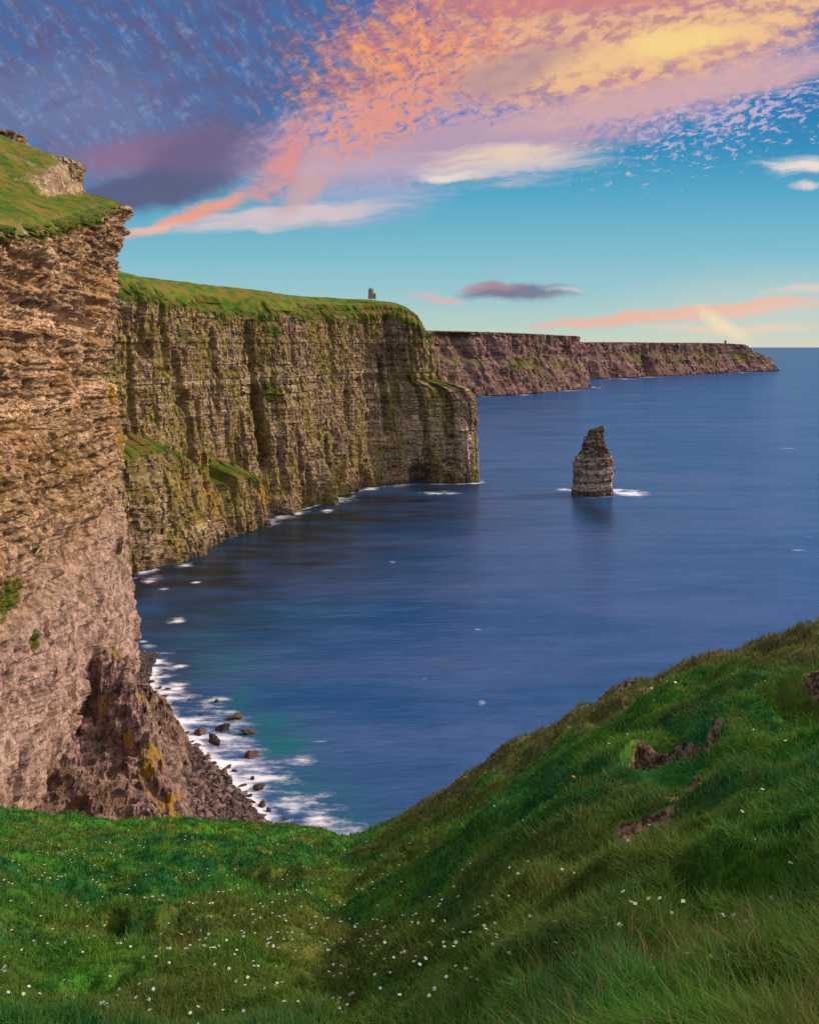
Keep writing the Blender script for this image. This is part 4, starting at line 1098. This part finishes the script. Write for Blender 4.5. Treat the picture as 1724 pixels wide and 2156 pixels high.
build_grass(17000, 'dry_grass', 'straw coloured seed stalks among the green turf', len_dry, 1.5, 502, dry=True, width_k=0.0007)

# ------------------------------------------------------------------ wild flowers
M_petal, t = new_mat('white_petals'); out_bsdf(t, t.mix(t.n('ShaderNodeObjectInfo').outputs['Random'], (0.45, 0.50, 0.50), (0.78, 0.78, 0.72)), 0.7)
M_yellow, t = new_mat('yellow_petals'); out_bsdf(t, (0.75, 0.50, 0.02), 0.6)
M_stem, t = new_mat('flower_stem'); out_bsdf(t, (0.05, 0.12, 0.02), 0.7)

def petals_bm(bm, n=5, r=0.5, dome=0.12, lobes=4):
    """a small cluster of overlapping open florets"""
    rr = random.Random(5)
    for j in range(lobes):
        a0 = 2 * math.pi * j / lobes + 0.3; off = 0.0 if lobes == 1 else r * 0.55
        cx, cy, cz = off * math.cos(a0), off * math.sin(a0), rr.uniform(-0.06, 0.08)
        R0 = r * (0.55 if lobes > 1 else 1)
        for k in range(n):
            a = 2 * math.pi * k / n + a0
            ca, sa = math.cos(a), math.sin(a)
            pts = [(0.05, 0.0, 0.0), (0.55, 0.30, dome), (1.0, 0.20, dome * 0.7), (1.0, -0.20, dome * 0.7), (0.55, -0.30, dome)]
            vs = [bm.verts.new((cx + R0 * (u * ca - v * sa), cy + R0 * (u * sa + v * ca), cz + w * R0 * 2)) for u, v, w in pts]
            bm.faces.new(vs)
def stem_bm(bm, h=3.0):
    n = 5
    for z0, z1, r0, r1 in ((-h, -0.02, 0.05, 0.035),):
        a = [bm.verts.new((r0 * math.cos(6.283 * i / n) + 0.2, r0 * math.sin(6.283 * i / n), z0)) for i in range(n)]
        b = [bm.verts.new((r1 * math.cos(6.283 * i / n), r1 * math.sin(6.283 * i / n), z1)) for i in range(n)]
        for i in range(n): bm.faces.new((a[i], a[(i + 1) % n], b[(i + 1) % n], b[i]))
def mk(name, fn, mat):
    bm = bmesh.new(); fn(bm); me = bpy.data.meshes.new(name); bm.to_mesh(me); bm.free(); me.materials.append(mat); return me
me_white = mk('petals', lambda bm: petals_bm(bm), M_petal); me_yel = mk('petals', lambda bm: petals_bm(bm, 7, 0.5, 0.1, 1), M_yellow); me_stem = mk('stem', stem_bm, M_stem)

def flower_at(x, y, z, size, yellow=False, label=None, group=None, parts=True):
    e = bpy.data.objects.new('wild_flower', None if parts else (me_yel if yellow else me_white)); col.objects.link(e)
    e.location = (x, y, z); e.scale = (size,) * 3; e.rotation_euler = (random.uniform(-.5, .2), random.uniform(-.4, .4), random.uniform(0, 6.28))
    tag(e, label, 'flower', group)
    if parts:
        p = bpy.data.objects.new('petals', me_yel if yellow else me_white); col.objects.link(p); p.parent = e
        s = bpy.data.objects.new('stem', me_stem); col.objects.link(s); s.parent = e
    return e

named_white = [(1388, 1898, 'large white flower beside two smaller white ones on the shaded slope'), (1545, 1884, 'long white flower head highest of three on the shaded slope'), (1522, 1888, 'white flower just beside the long white flower head'), (1680, 1948, 'lone white flower by itself above the tall grass on the slope'),
               (1687, 1535, 'bright white flower below the dark turf overhang near the slope top'), (1654, 1573, 'white flower a step below the brightest one near the slope top'), (1372, 1512, 'white flower on the turf above the eroded earth hollow'), (1422, 1507, 'small white flower on the rim above the earth hollow')]
named_yellow = [(1498, 2026, 'largest yellow flower, low in the tall grass'), (898, 1850, 'yellow flower on the brown heathery slope'), (1132, 1726, 'small yellow flower beside the brown dirt path'), (1208, 1690, 'tiny yellow flower above the dirt path end'), (720, 1935, 'single yellow flower among many white ones in the meadow dip')]
for (px, py, lab) in named_white:
    x, y, r = fg_point(px, py); z = float(hill_z(np.array(x), np.array(y))[0]); flower_at(x, y, z + 0.10, max(0.03, 7 / F * r), False, lab, 'wild flowers on the slope')
for (px, py, lab) in named_yellow:
    x, y, r = fg_point(px, py); z = float(hill_z(np.array(x), np.array(y))[0]); flower_at(x, y, z + 0.10, max(0.03, 9 / F * r), True, lab, 'wild flowers on the slope')

frng = np.random.default_rng(77)
pts = []
for (px, py, sx, sy, n) in ((250, 1830, 130, 55, 170), (150, 1900, 160, 60, 80), (560, 1970, 170, 60, 140), (420, 1930, 200, 80, 60), (730, 1940, 200, 70, 70), (150, 2080, 150, 60, 50), (600, 2110, 260, 50, 60), (60, 1800, 60, 50, 40), (820, 1930, 120, 60, 40), (900, 2010, 120, 70, 30), (1200, 1850, 260, 120, 26), (480, 1800, 220, 30, 60), (1500, 1480, 120, 50, 10), (1300, 1980, 300, 80, 14), (1450, 1680, 200, 90, 12)):
    for _ in range(n):
        a, b = frng.normal(px, sx), frng.normal(py, sy)
        s_lim = np.interp(a, sil[:, 0], sil[:, 1]) + 14
        if b < s_lim or b > 2150 or a < 2 or a > 1722: continue
        x, y, r = fg_point(a, b)
        pts.append((max(0.028, frng.uniform(1.6, 5.0) / F * r * (1.0 if b > 1900 else 0.75)), x, y, r))
vis = sorted(pts, key=lambda q: -q[0] / q[3])
P_ = np.array([(q[1], q[2]) for q in vis]); Zf = hill_z(P_[:, 0], P_[:, 1])[0]
for i, (sz, x, y, r) in enumerate(vis[:284]):
    flower_at(x, y, Zf[i] + 0.09 + 0.001 * r, sz, False, 'tiny white flower scattered in the green meadow, one of hundreds alike', 'small white flowers in the meadow', parts=(i < 284))
fv = np.array([v.co[:] for v in me_white.vertices]); ff_ = np.array([p.vertices[:] for p in me_white.polygons])
VV, FF = [], []
for j, (sz, x, y, r) in enumerate(vis[284:]):
    VV.append(fv * sz + np.array([x, y, Zf[284 + j] + 0.09 + 0.001 * r])); FF.append(ff_ + j * len(fv))
o = link_mesh('meadow_flowers', np.concatenate(VV), np.concatenate(FF), 5, M_petal)
tag(o, 'haze of the smallest white flowers through the meadow grass', kind='stuff')

# ================================================================== SKY
w = bpy.data.worlds.new('World'); sc.world = w; w.use_nodes = True
t = NT(w.node_tree)
dirv = t.n('ShaderNodeTexCoord').outputs['Generated']
vx, vy, vz = t.sep(dirv)
ay = t.m('MAXIMUM', t.m('ABSOLUTE', vy), 0.12)
qx = t.m('MULTIPLY_ADD', t.m('DIVIDE', vx, ay), F / 100, CX / 100)      # hundreds of photo units, measured on the sky itself
qy = t.m('MULTIPLY_ADD', t.m('DIVIDE', vz, ay), -F / 100, HY / 100)
Q0 = t.xyz(qx, qy, 0.0)
wn = t.n('ShaderNodeTexNoise'); t.put(wn.inputs['Vector'], Q0); wn.inputs['Scale'].default_value = 0.9; wn.inputs['Detail'].default_value = 4
wv = t.n('ShaderNodeVectorMath', operation='MULTIPLY_ADD'); t.put(wv.inputs[0], wn.outputs['Color']); wv.inputs[1].default_value = (1.0, 0.45, 0); t.put(wv.inputs[2], t.mapping(Q0, loc=(-0.5, -0.22, 0)))
Q = wv.outputs[0]
n_soft = t.noise(t.mapping(Q0, rot=(0, 0, R(-12)), scale=(0.45, 1.2, 1)), 1, 5, 0.62)
n_cell = t.noise(t.mapping(Q, rot=(0, 0, R(-38)), scale=(3.2, 6.2, 1)), 1, 5, 0.62)
n_cell2 = t.noise(t.mapping(Q, rot=(0, 0, R(-18)), scale=(4.4, 7.8, 1)), 1, 5, 0.62)
n_cell3 = t.noise(t.mapping(Q, rot=(0, 0, R(-12)), scale=(4.6, 9.5, 1)), 1, 5, 0.6)
n_veil = t.noise(t.mapping(Q, rot=(0, 0, R(48)), scale=(1.1, 3.6, 1)), 1, 6, 0.66)
n_veil2 = t.noise(t.mapping(Q0, rot=(0, 0, R(52)), scale=(1.5, 3.9, 1)), 1, 6, 0.7)
n_puff = t.noise(t.mapping(Q0, rot=(0, 0, R(-14)), scale=(2.2, 4.0, 1)), 1, 4, 0.6)
n_wisp = t.noise(t.mapping(Q, rot=(0, 0, R(-5)), scale=(0.55, 4.2, 1)), 1, 6, 0.66)

ramp = t.n('ShaderNodeValToRGB'); t.put(ramp.inputs[0], t.mr(qy, 0, 7.3, 0, 1, 'LINEAR'))
cr = ramp.color_ramp
stops = [(0.0, (28, 90, 165)), (0.30, (12, 118, 178)), (0.42, (28, 138, 186)), (0.56, (78, 168, 200)), (0.72, (122, 188, 206)), (0.86, (158, 202, 208)), (0.955, (190, 212, 202)), (1.0, (214, 216, 196))]
cr.elements[0].position, cr.elements[0].color = stops[0][0], lin(stops[0][1]) + (1,)
cr.elements[1].position, cr.elements[1].color = stops[-1][0], lin(stops[-1][1]) + (1,)
for p, c_ in stops[1:-1]:
    e = cr.elements.new(p); e.color = lin(c_) + (1,)
c = ramp.outputs[0]
def ell(cx, cy, rx, ry, rot, src=None):
    mp = t.mapping(src or Q, loc=(cx / 100, cy / 100, 0), rot=(0, 0, R(rot)), scale=(rx / 100, ry / 100, 1), typ='TEXTURE')
    ln = t.n('ShaderNodeVectorMath', operation='LENGTH'); t.put(ln.inputs[0], mp)
    return t.m('SUBTRACT', 1.0, ln.outputs['Value'])
def layer(c, e, color, noise=None, k=0.8, soft=0.45, lo=0.0, op=1.0):
    v = e if noise is None else t.m('ADD', e, t.m('MULTIPLY', t.m('SUBTRACT', noise, 0.5), k))
    mk_ = t.mr(v, lo, lo + soft)
    if op != 1.0: mk_ = t.m('MULTIPLY', mk_, op)
    return t.mix(mk_, c, color)
L_ = lin
# veil over the whole upper left, with blue gaps
veil = t.mix(t.mr(n_veil, 0.34, 0.66), L_((66, 108, 166)), L_((94, 92, 132)))
veil = t.mix(t.m('MULTIPLY', t.mr(ell(150, 230, 420, 170, 0), 0, 1), 0.6), veil, L_((124, 130, 170)))
veil = t.mix(t.m('MULTIPLY', t.m('MULTIPLY', t.mr(n_veil2, 0.46, 0.70), t.mr(n_cell, 0.30, 0.66)), 0.7), veil, L_((142, 160, 202)))
veil = t.mix(t.m('MULTIPLY', t.mr(n_soft, 0.5, 0.64), 0.4), veil, L_((92, 82, 128)))
c = layer(c, ell(220, 90, 820, 400, 0), veil, n_soft, 0.6, 0.5)
# broad mauve sheet
mau = t.mix(t.mr(n_cell2, 0.36, 0.60), L_((126, 134, 186)), L_((202, 162, 176)))
c = layer(c, ell(1120, 215, 760, 150, -13), mau, n_puff, 0.5, 0.35)
c = layer(c, ell(900, 320, 460, 62, -6), L_((186, 158, 180)), n_soft, 0.8, 0.5)
# ragged puffs along its lower edge
c = layer(c, ell(1560, 235, 420, 110, -16), L_((206, 182, 208)), n_cell3, 5.5, 0.9, 0.45, 0.85)
# pink and yellow high band
c = layer(c, ell(1430, 190, 520, 50, -13), L_((218, 172, 170)), n_soft, 0.9, 0.6, 0, .85)
pk = t.mix(t.mr(n_puff, 0.4, 0.6), L_((196, 138, 140)), L_((240, 182, 138)))
c = layer(c, ell(1300, 70, 560, 150, -10), pk, n_puff, 0.5, 0.4)
c = layer(c, ell(1240, -30, 480, 75, -4), L_((212, 130, 130)), n_soft, 0.6, 0.5, 0, .85)
c = layer(c, ell(1400, 95, 420, 62, -13), L_((248, 200, 138)), n_puff, 1.1, 0.7)
c = layer(c, ell(1420, 85, 150, 38, -10), L_((255, 216, 136)), n_puff, 0.8, 0.7)
# orange ripples
orr = t.mix(t.mr(t.m('ADD', t.m('MULTIPLY', n_cell, 0.5), t.m('MULTIPLY', n_veil2, 0.5)), 0.40, 0.60), L_((206, 124, 124)), L_((255, 170, 98)))
c = layer(c, ell(860, 110, 330, 190, -28), orr, t.m('ADD', t.m('MULTIPLY', n_cell2, 0.5), t.m('MULTIPLY', n_veil, 0.5)), 3.0, 1.0, 0.0)
c = layer(c, ell(800, 250, 240, 90, -35), L_((235, 155, 130)), n_cell2, 3.0, 0.6, 0.2, .8)
c = layer(c, ell(900, 130, 260, 190, -28), L_((100, 108, 168)), n_cell2, -6.5, 1.1, 0.85, .75)
c = layer(c, ell(1090, 150, 190, 60, -20), L_((188, 150, 150)), n_puff, 1.6, 0.6, 0.1, .8)
# dark belly and its rose upper side
c = layer(c, ell(330, 330, 300, 75, -4), L_((150, 108, 138)), n_soft, 0.9, 0.8, 0, .85)
c = layer(c, ell(400, 340, 210, 105, -22), L_((106, 92, 130)), n_soft, 0.7, 0.8, 0, .9)
c = layer(c, ell(300, 405, 250, 55, -8), L_((88, 90, 126)), n_soft, 0.4, 0.6)
# pale lilac sheets under it
c = layer(c, ell(760, 415, 250, 85, -8), L_((158, 172, 204)), n_wisp, 0.9, 0.8, 0, .8)
c = layer(c, ell(600, 455, 330, 34, -6), L_((222, 200, 204)), n_wisp, 1.2, 0.7, 0, .9)
c = layer(c, ell(640, 385, 130, 45, -50), L_((215, 168, 165)), n_soft, 0.8, 0.8, 0, .8)
# coral rim
c = layer(c, ell(420, 448, 210, 24, -21), L_((248, 160, 126)), n_wisp, 1.2, 1.0)
c = layer(c, ell(600, 330, 150, 48, -58), L_((236, 146, 130)), n_veil, 1.8, 1.1, 0, .85)
c = layer(c, ell(330, 485, 120, 14, -12), L_((245, 190, 170)), n_soft, 0.5, 0.8, 0, .8)
# cream bank
c = layer(c, ell(1080, 345, 290, 58, -4), L_((214, 200, 204)), n_wisp, 1.9, 1.0, 0, .92)
c = layer(c, ell(1060, 325, 200, 30, -5), L_((246, 216, 180)), n_wisp, 1.4, 1.0, 0, .85)
c = layer(c, ell(760, 345, 240, 26, -6), L_((196, 170, 190)), n_wisp, 1.6, 1.0, 0, .8)
c = layer(c, ell(950, 372, 100, 14, -2), L_((236, 222, 210)), n_wisp, 0.6, 0.8)
# low clouds
c = layer(c, ell(930, 628, 90, 13, 4), L_((226, 178, 180)), n_wisp, 0.8, 0.9, 0, .8)
c = layer(c, ell(1095, 616, 165, 27, -1), L_((112, 108, 138)), n_wisp, 0.8, 0.7, 0.05, .92)
c = layer(c, ell(1040, 606, 90, 12, -2), L_((178, 130, 145)), n_wisp, 0.8, 0.8, 0, .8)
c = layer(c, ell(1190, 608, 50, 8, 0), L_((200, 200, 210)), n_wisp, 0.8, 0.8, 0, .8)
c = layer(c, ell(1430, 660, 420, 22, -5), L_((240, 182, 164)), n_wisp, 1.0, 0.6, 0, .95)
c = layer(c, ell(1520, 645, 220, 9, -5), L_((250, 170, 140)), n_wisp, 0.6, 0.8, 0, .9)
c = layer(c, ell(1530, 692, 240, 14, 0), L_((244, 206, 178)), n_wisp, 0.9, 0.8, 0, .85)
c = layer(c, ell(1520, 680, 80, 28, 38), L_((250, 234, 190)), n_wisp, 0.3, 0.9, 0, .8)
c = layer(c, ell(1710, 606, 130, 14, -8), L_((228, 200, 196)), n_wisp, 0.9, 0.8, 0, .8)
c = layer(c, ell(1700, 346, 135, 28, -4), L_((240, 224, 212)), n_wisp, 1.8, 1.1)
c = layer(c, ell(1705, 388, 45, 12, 0), L_((236, 220, 212)), n_wisp, 0.8, 0.8, 0, .8)
c = layer(c, ell(1600, 655, 420, 130, -3), L_((226, 216, 196)), n_soft, 0.5, 1.0, 0, .35)
# physically based sky adds its own tint and the brighter sun side
sky = t.n('ShaderNodeTexSky', sky_type='NISHITA'); sky.sun_disc = False; sky.sun_elevation = R(SUN_EL); sky.sun_rotation = R(SUN_AZ)
sky.altitude = 150; sky.ozone_density = 3.0
sk = t.n('ShaderNodeVectorMath', operation='SCALE'); t.put(sk.inputs[0], sky.outputs[0]); sk.inputs['Scale'].default_value = 0.1
c = t.mix(0.10, c, sk.outputs[0])
# unseen sky, added to lift the ambient light: pale overhead cloud, sun-side glow
sdot = t.n('ShaderNodeVectorMath', operation='DOT_PRODUCT'); t.put(sdot.inputs[0], dirv); sdot.inputs[1].default_value = tuple(sun_dir)
glow = t.m('POWER', t.m('MAXIMUM', sdot.outputs['Value'], 0.0), 2.5)
side = t.mix(glow, (0.62, 0.66, 0.78), (2.3, 1.65, 1.15))
c = t.mix(t.mr(vz, 0.42, 0.75), c, (0.95, 0.90, 0.92))
c = t.mix(t.m('MULTIPLY', t.mr(vy, 0.78, 0.25), t.mr(vz, -0.02, 0.03)), c, side)
bg = t.n('ShaderNodeBackground'); t.put(bg.inputs[0], c); bg.inputs[1].default_value = 1.0
oo = t.n('ShaderNodeOutputWorld'); t.t.links.new(bg.outputs[0], oo.inputs[0])

sd = bpy.data.lights.new('sun', 'SUN'); sd.energy = 5.0; sd.angle = R(0.8); sd.color = (1.0, 0.82, 0.64)
so = bpy.data.objects.new('sun', sd); col.objects.link(so)
so.rotation_euler = (-sun_dir).to_track_quat('-Z', 'Y').to_euler(); so.location = (300, -100, 400)

# ================================================================== CAMERA
cd = bpy.data.cameras.new('camera'); cam = bpy.data.objects.new('camera', cd); col.objects.link(cam)
cam.location = (0, 0, H); cam.rotation_euler = (R(90), 0, 0)
cd.sensor_fit = 'HORIZONTAL'; cd.sensor_width = 36; cd.lens = 36 * F / 1724
cd.shift_y = -(1078 - HY) / 1724
cd.clip_start = 0.2; cd.clip_end = 600000
sc.camera = cam
sc.view_settings.view_transform = 'Standard'; sc.view_settings.look = 'None'; sc.view_settings.exposure = 0; sc.view_settings.gamma = 1
sc.render.engine = 'CYCLES'
sc.cycles.max_bounces = 4; sc.cycles.diffuse_bounces = 2; sc.cycles.glossy_bounces = 2; sc.cycles.transparent_max_bounces = 4
try: sc.cycles.use_denoising = True
except Exception: pass
